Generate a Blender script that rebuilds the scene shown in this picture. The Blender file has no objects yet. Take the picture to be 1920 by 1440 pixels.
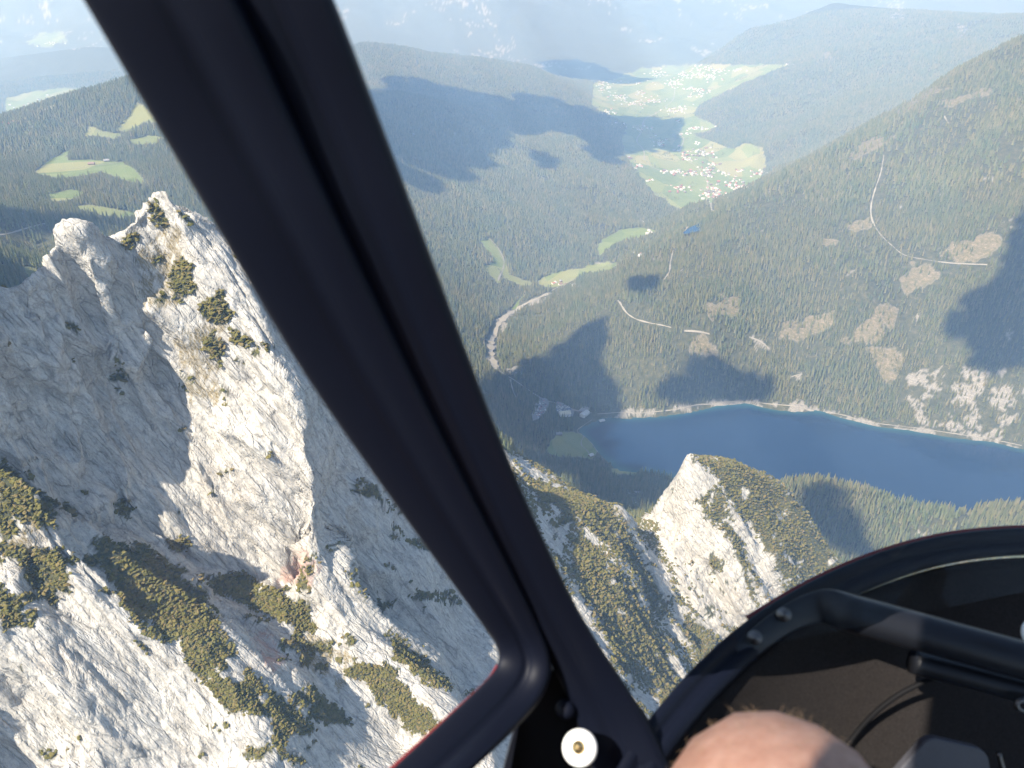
import bpy, math, random
import numpy as np
from mathutils import Vector

# ------------------------------------------------------------------ camera
PITCH = math.radians(30.0)
CAMZ = 1200.0                       # metres above the lake
FPX = 1420.0                        # focal length in photo pixels (1920 wide)
sc = bpy.context.scene
cam_d = bpy.data.cameras.new('camera'); cam = bpy.data.objects.new('camera', cam_d)
sc.collection.objects.link(cam)
cam.location = (0, 0, CAMZ); cam.rotation_euler = (math.pi/2 - PITCH, 0, 0)
cam_d.sensor_width = 36.0; cam_d.lens = 36.0*FPX/1920.0
cam_d.clip_start = 0.02; cam_d.clip_end = 120000
cam_d.dof.use_dof = True; cam_d.dof.focus_distance = 400.0; cam_d.dof.aperture_fstop = 7.5
sc.camera = cam
# ------------------------------------------------------------------ light
SUN_EL = math.radians(50.0)
TO_SUN_H = np.array([-0.76, -0.65]); TO_SUN_H /= np.linalg.norm(TO_SUN_H)
TO_SUN = np.array([TO_SUN_H[0]*math.cos(SUN_EL), TO_SUN_H[1]*math.cos(SUN_EL), math.sin(SUN_EL)])
w = bpy.data.worlds.new('World'); sc.world = w; w.use_nodes = True
nt = w.node_tree; bg = nt.nodes['Background']
sky = nt.nodes.new('ShaderNodeTexSky'); sky.sky_type = 'NISHITA'; sky.sun_disc = False
sky.sun_elevation = SUN_EL
sky.sun_rotation = math.atan2(TO_SUN_H[0], TO_SUN_H[1])
sky.altitude = 2000; sky.air_density = 1.0; sky.dust_density = 3.0; sky.ozone_density = 1.0
nt.links.new(sky.outputs[0], bg.inputs[0]); bg.inputs[1].default_value = 0.10
sun_d = bpy.data.lights.new('sun', 'SUN'); sun_d.energy = 5.0; sun_d.angle = math.radians(0.53)
sun_d.color = (1.0, 0.94, 0.85)
sun = bpy.data.objects.new('sun', sun_d); sc.collection.objects.link(sun)
sun.rotation_euler = Vector(TO_SUN).to_track_quat('Z', 'Y').to_euler()
sc.view_settings.view_transform = 'Standard'; sc.view_settings.look = 'None'
sc.view_settings.gamma = 1.0; sc.view_settings.use_curve_mapping = False
sc.view_settings.exposure = 1.22
sc.cycles.max_bounces = 6; sc.cycles.diffuse_bounces = 3; sc.cycles.glossy_bounces = 2
sc.cycles.transparent_max_bounces = 12; sc.cycles.volume_bounces = 1
sc.cycles.use_denoising = True
sc.cycles.caustics_reflective = False; sc.cycles.caustics_refractive = False

rng = np.random.default_rng(7); random.seed(7)
COL = sc.collection
CP, SP = math.cos(PITCH), math.sin(PITCH)

# ------------------------------------------------------------------ pixel <-> world
def ray(u, v):
    r = (u-960.0)/FPX; s = (720.0-v)/FPX
    return np.array([r, CP + s*SP, -SP + s*CP])
def PY(u, v, y):                    # point on the pixel's ray at ground distance y
    d = ray(u, v); return np.array([0, 0, CAMZ]) + d*(y/d[1])
def PZ(u, v, z):                    # point on the pixel's ray at height z
    d = ray(u, v); return np.array([0, 0, CAMZ]) + d*((z-CAMZ)/d[2])
def PD(u, v, t):                    # cabin: depth t in metres along the optical axis
    return np.array([0, 0, CAMZ]) + ray(u, v)*t
def project(p):
    x, y, z = p[..., 0], p[..., 1], p[..., 2]-CAMZ
    dep = y*CP - z*SP; up = y*SP + z*CP
    dep = np.where(dep < 1e-3, 1e-3, dep)
    return 960 + FPX*x/dep, 720 - FPX*up/dep

# ------------------------------------------------------------------ noise
def _hash(ix, iy, iz, seed):
    h = (ix.astype(np.uint32)*np.uint32(374761393) + iy.astype(np.uint32)*np.uint32(668265263)
         + iz.astype(np.uint32)*np.uint32(2147483647) + np.uint32(seed*144665 + 1013))
    h = (h ^ (h >> np.uint32(13)))*np.uint32(1274126177)
    h = (h ^ (h >> np.uint32(16)))*np.uint32(2246822519)
    return ((h ^ (h >> np.uint32(15))) & np.uint32(0xFFFFFF)).astype(np.float32)/np.float32(0xFFFFFF)
def vnoise3(x, y, z, seed=0):
    fx, fy, fz = np.floor(x), np.floor(y), np.floor(z)
    ix, iy, iz = fx.astype(np.int64), fy.astype(np.int64), fz.astype(np.int64)
    tx, ty, tz = (x-fx).astype(np.float32), (y-fy).astype(np.float32), (z-fz).astype(np.float32)
    tx = tx*tx*(3-2*tx); ty = ty*ty*(3-2*ty); tz = tz*tz*(3-2*tz)
    out = 0
    for dz in (0, 1):
        for dy in (0, 1):
            a = _hash(ix, iy+dy, iz+dz, seed); b = _hash(ix+1, iy+dy, iz+dz, seed)
            c = a + (b-a)*tx
            out = out + c*(ty if dy else 1-ty)*(tz if dz else 1-tz)
    return out*2-1
def vnoise2(x, y, seed=0):
    fx, fy = np.floor(x), np.floor(y)
    ix, iy = fx.astype(np.int64), fy.astype(np.int64); zz = np.zeros_like(ix)
    tx, ty = (x-fx).astype(np.float32), (y-fy).astype(np.float32)
    tx = tx*tx*(3-2*tx); ty = ty*ty*(3-2*ty)
    a = _hash(ix, iy, zz, seed); b = _hash(ix+1, iy, zz, seed)
    c = _hash(ix, iy+1, zz, seed); d = _hash(ix+1, iy+1, zz, seed)
    return ((a+(b-a)*tx)*(1-ty) + (c+(d-c)*tx)*ty)*2-1
def fbm2(x, y, wl, octs, seed=0, gain=0.5):
    o = 0; a = 1.0; tot = 0
    for k in range(octs):
        o = o + a*vnoise2(x/wl + 17.3*k, y/wl - 9.1*k, seed+k); tot += a; a *= gain; wl /= 2.03
    return o/tot
def sstep(a, b, x):
    t = np.clip((x-a)/(b-a), 0, 1); return t*t*(3-2*t)
def inpoly(px, py, poly):
    poly = np.asarray(poly, float); res = np.zeros(px.shape, bool)
    bb = (px >= poly[:, 0].min()) & (px <= poly[:, 0].max()) & (py >= poly[:, 1].min()) & (py <= poly[:, 1].max())
    if not bb.any(): return res
    x, y = px[bb], py[bb]; r = np.zeros(x.shape, bool)
    n = len(poly); j = n-1
    for i in range(n):
        xi, yi = poly[i]; xj, yj = poly[j]
        if yi != yj:
            r ^= ((yi > y) != (yj > y)) & (x < (xj-xi)*(y-yi)/(yj-yi)+xi)
        j = i
    res[bb] = r; return res

# ------------------------------------------------------------------ relief control points
C = []
def cy(*pts):
    for (u, v, y) in pts: C.append(PY(u, v, y))
def cz(*pts):
    for (u, v, z) in pts: C.append(PZ(u, v, z))
def cw(*pts):
    for p in pts: C.append(np.array(p, float))
def line(pts, n=3):                                    # densified ridge / gully line (u, v, y)
    P = [PY(*p) for p in pts]
    for a, b in zip(P[:-1], P[1:]):
        for k in range(n): C.append(a+(b-a)*k/n)
    C.append(P[-1])
# near massif on the left
line([(0,548,402),(40,545,408),(60,535,412),(80,485,425),(108,432,435),(150,430,440),(190,450,450),(215,476,455),(250,428,462),(278,380,469),(310,359,470),(340,381,474),(385,402,479),(430,470,486),(490,570,508),(560,690,535),(640,820,555),(700,890,565),(780,935,590),(880,950,610),(1000,962,640)])
line([(310,359,470),(400,470,462),(470,580,452),(540,700,440),(578,800,428),(585,880,414),(574,978,398)])
cy((330,600,452),(400,600,450),(400,740,440),(470,740,437),(480,860,420),(310,480,462),(430,820,430))      # sunlit rib
line([(226,520,451),(242,570,451),(262,630,450),(298,720,446),(345,800,436),(405,880,425),(470,955,414),(520,1015,406)])   # gully left of it
for q in ((60,535,412),(80,485,425),(108,432,435),(130,430,438),(150,428,440),(170,440,445),(190,450,450),(215,480,455),(232,450,459),(250,428,462),(278,380,469),(340,381,474)):
    p_ = PY(*q); cw((p_[0]*1.035, p_[1]*1.035, p_[2]-16))
line([(150,428,440),(172,520,430),(205,600,428)])
line([(215,700,427),(300,860,418),(380,980,405)])
cy((100,560,428),(120,640,415),(75,590,402),(70,655,398),(30,620,392),(0,700,366),(60,760,375),(110,850,384),(200,820,408),(210,920,396),(320,980,398))
line([(0,850,355),(80,905,362),(150,965,370),(350,1045,390),(450,1075,394),(560,1098,398),(640,1105,422),(720,1150,430),(800,1205,430),(880,1288,418),(940,1340,405)])
line([(640,800,478),(660,900,464),(665,990,452),(645,1070,430)])
cy((700,990,478),(770,1050,480),(740,1080,460),(850,1150,472),(910,1220,455))
line([(0,872,330),(60,915,322),(110,965,322)])
line([(148,985,332),(200,1050,325),(300,1130,316),(400,1200,306),(500,1290,297),(560,1400,285)])          # pine ridge in front
line([(230,1010,362),(330,1070,368),(450,1150,360),(600,1255,342),(690,1330,330),(750,1400,318)])
line([(500,1100,386),(640,1160,376),(740,1212,366),(850,1308,346),(900,1380,335)])
line([(130,1010,320),(180,1100,304),(260,1220,289),(330,1350,274),(370,1440,264)])
line([(85,1070,305),(150,1180,290),(230,1300,275),(290,1440,260)])
line([(30,1090,296),(90,1220,276),(140,1330,263),(190,1440,250)])
cy((0,1040,310),(0,1150,284),(40,1300,268),(0,1440,246),(100,1440,252))
cy((480,1440,262),(620,1440,285),(760,1440,300))
# ridge right of the door post and the peak before the lake
line([(1000,962,640),(1060,955,690),(1100,950,730),(1150,953,760),(1180,1000,755),(1230,1130,705),(1290,1190,705),(1345,1205,710)])
cy((1060,1020,640),(1100,1150,560),(1160,1080,640),(1200,1300,540),(1200,1200,600),(1130,1240,520),(1280,1300,590),(1010,1000,615),(1000,1080,560))
line([(1212,985,820),(1226,1020,795),(1252,1070,765),(1300,1130,742),(1350,1180,738),(1390,1200,738)])
cw((205,905,430),(150,900,410),(225,950,400))
line([(1240,935,852),(1265,898,836),(1290,850,830),(1340,861,850),(1390,868,862),(1420,887,870),(1470,913,880),(1520,985,882),(1570,1060,862),(1600,1130,850)])
line([(1290,850,830),(1300,930,808),(1335,1010,785),(1390,1100,752),(1440,1170,740)])
cw((240,846,598),(258,842,600))
cy((1262,1000,808),(1400,1020,800),(1440,1060,785),(1480,1000,836),(1500,1080,810),(1450,950,850),(1520,1140,800),(1420,1000,815))
cw((420,1100,250),(330,1120,240),(560,1050,170),(650,1150,120),(520,1180,130),(300,1000,400))
# wooded ridge before the lake on the right
line([(1475,908,1420),(1530,903,1415),(1600,914,1400),(1660,934,1385),(1740,955,1360),(1800,967,1345),(1850,955,1330),(1920,950,1320),(2050,955,1300)])
cy((1560,985,1300),(1620,1030,1245),(1720,1030,1240),(1850,1030,1210),(1800,1000,1260),(1960,1060,1180),(1700,990,1300))
cw((700,1080,60),(900,1080,30),(600,1000,150),(1200,1100,20),(800,900,120),(500,800,330))
# lake basin
SHORE_N = [(1085,806),(1108,795),(1135,783),(1200,783),(1270,776),(1340,761),(1400,756),(1430,764),(1480,772),(1535,769),(1580,785),(1640,800),(1700,806),(1780,820),(1860,828),(1920,843),(2050,868),(2250,905)]
SHORE_S = [(2300,1080),(1900,1020),(1700,998),(1560,965),(1400,935),(1290,905),(1230,888),(1160,882),(1140,866),(1115,838)]
LAKE = [PZ(u, v, 0.0) for u, v in SHORE_N+SHORE_S]
for p in LAKE: C.append(p)
cz((1180,830,-14),(1300,830,-25),(1500,870,-30),(1700,900,-30),(1900,930,-30),(2100,970,-30))
cz((1100,770,3),(1060,780,2),(1080,830,4),(1110,870,6),(1050,850,6),(1150,895,15),(1000,770,25),(1010,735,5))
# slopes north of the lake
cz((1500,720,55),(1400,715,40),(1530,500,265),(1530,600,165),(1700,600,190),(1700,720,70),(1900,600,265),(1900,720,120),(1900,430,430),(1700,430,360),(1900,250,640),(1700,300,500),(1900,120,800))
cz((1400,381,330),(1450,355,352),(1500,330,380),(1550,300,430),(1600,270,480),(1680,220,560),(1750,170,680),(1830,115,790),(1920,72,880),(2050,30,960),(1450,440,300),(1620,520,300))
cz((1100,620,100),(1200,560,200),(1300,500,250),(1250,680,110),(1150,720,60),(1050,700,30),(1000,650,0),(1240,450,120),(1180,530,130),(1350,440,285),(1330,600,190),(1090,560,40))
cw((900,3800,60),(1500,4300,120),(2200,4400,300),(700,3600,-40),(3200,4600,600))
cz((940,690,-25),(940,660,-50),(925,630,-60),(960,580,-90),(1000,530,-110),(1060,520,-112),(1130,500,-120),(1230,430,-140),(1290,430,-150),(1330,408,-150),(1360,402,-150))
# wooded hill left of the valley
cz((900,600,0),(850,450,60),(800,350,150),(1000,420,0),(1100,350,-60),(1200,330,-120),(900,500,20),(1100,440,-90),(950,350,50),(870,620,40),(700,350,260))
cz((1190,305,-150),(1240,365,-158),(1170,270,-140),(1120,190,-150),(1115,160,-155))
cz((1000,252,60),(1080,262,10),(930,262,110),(850,200,260),(760,180,360),(950,290,60),(1130,290,-110),(650,200,480))
cw((-100,6700,60),(600,6900,-60))
cz((1120,180,-148),(1060,160,40),(1000,130,130),(900,112,230),(800,100,310),(680,80,420))
# valley floor and the spur behind the right slope
cz((1300,380,-165),(1350,340,-168),(1300,300,-170),(1400,300,-165),(1250,250,-170),(1200,200,-172),(1280,180,-172),(1230,150,-175),(1350,140,-175),(1450,126,-172),(1330,370,-162),(1250,210,-171))
cz((1300,214,-150),(1435,310,-150),(1425,345,-150),(1390,155,110),(1480,124,260),(1560,100,380),(1640,82,460),(1760,78,520),(1350,190,20),(1600,160,250),(1500,250,50),(1750,120,430),(1450,240,-10),(1420,290,-90))
cw((4500,7200,700),(2600,5600,250))
# far mountains
for x in range(-12000, 16001, 2000):
    k = math.sin(x*0.0011)*120 + math.sin(x*0.0027+1)*90
    cw((x, 11300, 20+k*0.3), (x, 12800, 380+k), (x, 15000, 900+k), (x, 19000, 820), (x, 26000, 1010+k*0.6), (x, 42000, 800))
cw((1600,10900,-120),(2600,9200,420),(3600,9500,650),(-1000,10600,-60),(0,10500,-120),(900,10800,-150))
# alm plateau and ridge on the far left
cz((150,310,600),(60,480,655),(150,400,625),(0,300,590),(250,330,600),(0,400,715),(100,450,660),(300,320,590),(420,330,560),(0,470,720),(200,380,620),(250,250,570))
cz((240,150,690),(120,205,650),(0,250,600),(330,110,760),(450,90,800),(560,150,620),(560,300,420),(600,450,350))
cz((60,235,-80),(0,240,-80),(160,190,-60),(90,165,0),(30,120,120),(150,90,200))
cw((-2000,4600,200),(-3200,4800,0),(-3000,5600,-80),(-1000,1500,640),(-500,1350,600),(-300,1000,720),(0,1100,430),(-150,800,800))
cz((960,870,150),(1000,760,20),(1000,900,240),(1070,965,300),(1150,885,40),(1195,935,140),(940,800,110),(1090,905,140))
# the range going on outside the frame to the left (it shades the basin west of the lake)
cw((-420,370,1080),(-520,390,1120),(-650,470,1170),(-800,580,1230),(-950,740,1270),(-1060,900,1270),(-1110,1010,1220),(-1180,1080,1010),(-1350,1000,800),(-1200,600,900),(-900,350,900),(-500,200,860),(-900,1180,740),(-760,960,800),(-330,500,880),(-270,560,850),(-400,560,850),(-200,570,850),(-500,650,860),(-100,620,770),(20,720,640),(-600,800,800),(-230,505,960),(-290,470,960),(-340,440,930),(-316,392,1084),(-330,350,1074),(-338,318,1036),(-330,285,930),(-340,255,930),(-300,230,900),(-400,330,1060))
cw((0,60,640),(300,200,480),(-200,80,700),(600,300,330),(1200,500,150),(100,350,640),(250,480,520),(-400,60,700),(-1500,200,500),(-3000,1500,500),(-5000,3000,200),(3000,1000,300),(4000,2500,900),(3000,0,300))
C = np.array(C)
# drop near duplicates
keep = []
for i, p in enumerate(C):
    if all((C[j, 0]-p[0])**2+(C[j, 1]-p[1])**2 > 9.0 for j in keep): keep.append(i)
C = C[keep]
def rbf_fit(C):
    n = len(C); S = 1000.0
    X = C[:, :2]/S; D = np.sqrt(((X[:, None]-X[None])**2).sum(-1)+1e-12)
    A = np.zeros((n+3, n+3)); A[:n, :n] = D + np.eye(n)*0.0002
    A[:n, n:] = np.c_[np.ones(n), X]; A[n:, :n] = A[:n, n:].T
    return np.linalg.solve(A, np.r_[C[:, 2], 0, 0, 0]), X.astype(np.float32), S
RW, RX, RS = rbf_fit(C); RWf = RW.astype(np.float32)
def rbf_eval(x, y):
    shp = x.shape; q = np.c_[x.ravel(), y.ravel()].astype(np.float32)/np.float32(RS); out = np.empty(len(q), np.float32)
    n = len(RX)
    for i in range(0, len(q), 20000):
        b = q[i:i+20000]
        D = np.sqrt((b[:, 0:1]-RX[None, :, 0])**2 + (b[:, 1:2]-RX[None, :, 1])**2)
        out[i:i+20000] = D@RWf[:n] + RWf[n] + b@RWf[n+1:]
    return out.reshape(shp)
# table of heights on a fan of azimuths and distances
AZ = np.radians(np.r_[np.arange(-115, -52, 1.0), np.arange(-52, 52, 0.25), np.arange(52, 85.1, 1.0)])
LD = np.arange(math.log(70.0), math.log(45000.0), 0.0065)
DD = np.exp(LD)
TX = np.sin(AZ)[:, None]*DD[None]; TY = np.cos(AZ)[:, None]*DD[None]
TH = rbf_eval(TX, TY)
# lesser hills and gullies; flat ground stays flat
flat = sstep(10, 120, TH+170)*np.where(TY < 3600, sstep(4, 60, np.abs(TH)+0*TH), 1.0)
far = sstep(900, 2200, DD)[None]
n1 = fbm2(TX, TY, 900, 5, 3, 0.55); n2 = 1-np.abs(fbm2(TX, TY, 420, 4, 11, 0.5))*2
TH = TH + flat*far*(n1*34 + (n2-0.5)*16)*(0.35+0.65*sstep(1500, 7000, DD)[None])
TH = TH + sstep(10500, 13000, TY)*(fbm2(TX, TY, 2600, 5, 21, 0.55)*320 + (0.5-np.abs(fbm2(TX, TY, 1500, 4, 31)))*180)
# the lake bed
LAKExy = np.array([p[:2] for p in LAKE])
inl = inpoly(TX, TY, LAKExy)
TH = np.where(inl, np.minimum(TH, -1.5), TH)
near_l = (TX > -50) & (TX < 2600) & (TY > 1450) & (TY < 2100) & ~inl
TH = np.where(near_l, np.maximum(TH, 1.0), TH)
def height(x, y):
    a = np.arctan2(x, y); l = np.log(np.maximum(np.hypot(x, y), 71.0))
    i = np.clip(np.searchsorted(AZ, a)-1, 0, len(AZ)-2); fa = np.clip((a-AZ[i])/(AZ[i+1]-AZ[i]), 0, 1)
    f = np.clip((l-LD[0])/0.0065, 0, len(LD)-1.001); j = f.astype(int); fj = f-j
    return (TH[i, j]*(1-fa)+TH[i+1, j]*fa)*(1-fj) + (TH[i, j+1]*(1-fa)+TH[i+1, j+1]*fa)*fj
def ground(u, v, dmin=120.0):                           # where a pixel's ray meets the ground
    d = ray(u, v); a = math.atan2(d[0], d[1]); h = math.hypot(d[0], d[1])
    dd = np.exp(np.arange(math.log(dmin), math.log(44000), 0.002))
    zr = CAMZ + d[2]/h*dd; zt = height(np.sin(a)*dd, np.cos(a)*dd)
    k = np.nonzero(zt >= zr)[0]; k = k[0] if len(k) else len(dd)-1
    return np.array([math.sin(a)*dd[k], math.cos(a)*dd[k], zt[k]])

# ------------------------------------------------------------------ mesh and material helpers
def mesh_obj(name, V, F, mats=(), parent=None, smooth=False, mi=None):
    me = bpy.data.meshes.new(name)
    if isinstance(F, np.ndarray):
        k = F.shape[1]; me.vertices.add(len(V)); me.vertices.foreach_set('co', np.asarray(V, np.float32).ravel())
        me.loops.add(F.size); me.loops.foreach_set('vertex_index', F.ravel().astype(np.int32))
        me.polygons.add(len(F)); me.polygons.foreach_set('loop_start', np.arange(0, F.size, k, dtype=np.int32))
        me.update(calc_edges=True)
    else:
        me.from_pydata([tuple(map(float, p)) for p in V], [], [tuple(map(int, f)) for f in F])
    for m in (mats if isinstance(mats, (list, tuple)) else [mats]): me.materials.append(m)
    if mi is not None: me.polygons.foreach_set('material_index', np.asarray(mi, np.int32))
    if smooth: me.polygons.foreach_set('use_smooth', np.ones(len(me.polygons), bool))
    me.update()
    o = bpy.data.objects.new(name, me); COL.objects.link(o)
    if parent is not None: o.parent = parent
    return o
def tag(o, label=None, cat=None, group=None, kind=None):
    if label: o['label'] = label
    if cat: o['category'] = cat
    if group: o['group'] = group
    if kind: o['kind'] = kind
    return o
def empty(name, loc):
    o = bpy.data.objects.new(name, None); COL.objects.link(o); o.location = loc; return o
class NT:
    def __init__(s, name):
        s.m = bpy.data.materials.new(name); s.m.use_nodes = True; s.t = s.m.node_tree
        s.b = s.t.nodes['Principled BSDF']; s.out = s.t.nodes['Material Output']
    def n(s, typ, **kw):
        nd = s.t.nodes.new(typ)
        for k, v in kw.items(): setattr(nd, k, v)
        return nd
    def l(s, a, b): s.t.links.new(a, b)
    def noise(s, scale, detail=5, rough=0.55, vec=None, dist=0.0):
        nd = s.n('ShaderNodeTexNoise'); nd.inputs['Scale'].default_value = scale; nd.inputs['Detail'].default_value = detail
        nd.inputs['Roughness'].default_value = rough; nd.inputs['Distortion'].default_value = dist
        if vec is not None: s.l(vec, nd.inputs['Vector'])
        return nd.outputs['Fac']
    def ramp(s, fac, stops):
        nd = s.n('ShaderNodeValToRGB'); e = nd.color_ramp.elements
        while len(e) < len(stops): e.new(0.5)
        for k, (p, c) in enumerate(stops):
            e[k].position = p; e[k].color = (c, c, c, 1) if not isinstance(c, tuple) else (*c, 1)
        s.l(fac, nd.inputs['Fac']); return nd.outputs['Color']
    def mix(s, fac, a, b, blend='MIX'):
        nd = s.n('ShaderNodeMix', data_type='RGBA', blend_type=blend)
        for sock, val in ((nd.inputs[0], fac), (nd.inputs[6], a), (nd.inputs[7], b)):
            if hasattr(val, 'is_output'): s.l(val, sock)
            elif isinstance(val, tuple): sock.default_value = (*val, 1)
            else: sock.default_value = val
        return nd.outputs[2]
    def math(s, op, a, b=0.0):
        nd = s.n('ShaderNodeMath', operation=op)
        for sock, val in ((nd.inputs[0], a), (nd.inputs[1], b)):
            if hasattr(val, 'is_output'): s.l(val, sock)
            else: sock.default_value = val
        return nd.outputs[0]
    def bump(s, h, strength, dist):
        nd = s.n('ShaderNodeBump'); nd.inputs['Strength'].default_value = strength; nd.inputs['Distance'].default_value = dist
        s.l(h, nd.inputs['Height']); s.l(nd.outputs[0], s.b.inputs['Normal'])
    def pos(s): return s.n('ShaderNodeNewGeometry').outputs['Position']
    def mapped(s, scale, rot=(0, 0, 0)):
        mp = s.n('ShaderNodeMapping'); mp.inputs['Scale'].default_value = scale; mp.inputs['Rotation'].default_value = rot
        s.l(s.pos(), mp.inputs['Vector']); return mp.outputs[0]
    def attr(s, name): return s.n('ShaderNodeAttribute', attribute_name=name).outputs['Color']
    def sep(s, c):
        nd = s.n('ShaderNodeSeparateColor'); s.l(c, nd.inputs[0]); return nd.outputs
    def col(s, c):
        if hasattr(c, 'is_output'): s.l(c, s.b.inputs['Base Color'])
        else: s.b.inputs['Base Color'].default_value = (*c, 1)
def plain(name, color, rough=0.6, metal=0.0, spec=0.5, var=0.0, vscale=30):
    M = NT(name)
    if var:
        f = M.noise(vscale, 4); a = tuple(max(0, c*(1-var)) for c in color); b = tuple(min(1, c*(1+var)) for c in color)
        M.col(M.ramp(f, [(0.3, a), (0.7, b)]))
    else: M.col(color)
    M.b.inputs['Roughness'].default_value = rough; M.b.inputs['Metallic'].default_value = metal
    M.b.inputs['Specular IOR Level'].default_value = spec
    return M.m

# ------------------------------------------------------------------ what grows where (photo outlines laid on the ground)
VALLEY = [(1108,196),(1112,155),(1150,150),(1200,128),(1280,121),(1400,121),(1482,121),(1400,152),(1312,196),(1300,216),(1345,238),(1300,252),(1335,266),(1375,280),(1395,268),(1430,276),(1437,310),(1425,335),(1395,358),(1370,385),(1330,402),(1270,390),(1225,362),(1195,322),(1172,292),(1165,262),(1175,235),(1140,215)]
MEADOWS = [  # (polygon, nearest y, farthest y)
 (VALLEY, 4000, 12500),
 ([(1120,462),(1128,448),(1160,432),(1195,426),(1235,432),(1215,440),(1180,447),(1150,458),(1122,480)], 3000, 5200),
 ([(1005,528),(1030,515),(1080,503),(1120,495),(1160,492),(1150,505),(1090,515),(1070,530),(1040,540),(1010,535)], 2600, 4200),
 ([(898,452),(918,450),(935,470),(948,490),(955,515),(990,527),(1000,535),(978,536),(945,520),(930,500),(940,520),(932,530),(905,500),(930,490)], 2400, 4300),
 ([(955,580),(975,560),(985,545),(978,560),(965,582)], 2200, 3600),
 ([(1022,845),(1040,815),(1075,808),(1100,818),(1122,845),(1112,860),(1070,858),(1030,852)], 1500, 2000),
 ([(1140,880),(1185,880),(1200,890),(1150,892)], 1350, 1800),
 ([(60,325),(95,300),(140,275),(122,300),(170,300),(230,305),(255,320),(278,345),(240,338),(190,322),(150,330),(110,332)], 1700, 3400),
 ([(158,258),(165,235),(190,245),(215,250),(240,252),(215,262),(185,255)], 2000, 4500),
 ([(215,247),(240,225),(258,190),(270,200),(285,215),(295,232),(270,228),(245,245)], 2000, 4500),
 ([(240,262),(280,255),(310,258),(290,270),(245,270)], 2000, 4500),
 ([(130,390),(165,383),(215,392),(262,402),(235,408),(180,400)], 1400, 2600),
 ([(90,365),(130,355),(160,362),(130,375),(100,378)], 1400, 2800),
 ([(40,505),(60,498),(75,515),(62,530)], 900, 1800),
 ([(10,185),(60,172),(120,165),(175,168),(165,185),(130,200),(80,210),(40,225),(10,215)], 4200, 9000),
 ([(30,212),(70,205),(80,215),(60,225),(35,228)], 4200, 9000), ([(0,245),(60,225),(110,205),(60,232),(0,252)], 4200, 9000),
 ([(50,80),(75,62),(120,60),(125,75),(95,88),(70,85)], 6000, 30000)]
CLEAR = [   # felled areas, bare brown ground
 [(1462,635),(1475,605),(1530,590),(1565,585),(1570,600),(1520,620),(1500,640)], [(1322,575),(1350,555),(1385,560),(1375,590),(1340,600)],
 [(1690,520),(1715,495),(1755,495),(1750,530),(1710,550)], [(1755,480),(1780,455),(1850,440),(1880,455),(1850,485),(1790,490)],
 [(1580,300),(1610,275),(1650,255),(1680,255),(1665,270),(1620,295)], [(1285,650),(1320,618),(1345,650),(1350,668),(1310,660)],
 [(1590,640),(1650,570),(1680,580),(1640,640)], [(1650,215),(1690,195),(1740,165),(1785,162),(1740,180),(1690,215),(1670,222)],
 [(1760,195),(1850,165),(1860,172),(1790,200)], [(1640,690),(1620,650),(1680,640),(1690,680),(1660,715)],
 [(1585,425),(1630,412),(1640,425),(1600,440)], [(1540,450),(1570,446),(1575,455),(1550,460)], [(1530,110),(1540,97),(1565,95),(1560,108)]]
SCREE = [   # pale gravel and stone
 [(920,690),(918,640),(932,605),(950,590),(962,590),(950,620),(935,640),(930,690)], [(970,580),(1000,562),(1028,555),(1020,565),(985,580)],
 [(950,690),(955,672),(972,664),(985,672),(975,690),(960,702)], [(1170,945),(1180,915),(1205,918),(1215,935),(1190,950)],
 [(1100,508),(1115,494),(1155,493),(1160,500),(1130,508)], [(1690,740),(1720,690),(1780,680),(1850,700),(1920,690),(1920,810),(1860,822),(1780,812),(1720,800)],
 [(1860,400),(1905,410),(1900,430),(1870,425)], [(1150,782),(1180,765),(1220,770),(1270,762),(1340,750),(1420,748),(1430,762),(1340,762),(1270,777),(1200,784)],
 [(1440,757),(1500,752),(1540,762),(1580,772),(1640,792),(1700,800),(1780,812),(1860,822),(1920,838),(1920,846),(1780,822),(1640,802),(1580,787),(1480,774)],
 [(1405,632),(1425,640),(1445,655),(1430,652)], [(1480,708),(1505,700),(1500,712)], [(1020,778),(995,785),(1010,755),(1030,762)],
 [(1790,40),(1830,60),(1800,70)], [(1660,10),(1690,0),(1700,40),(1680,40)]]
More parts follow.
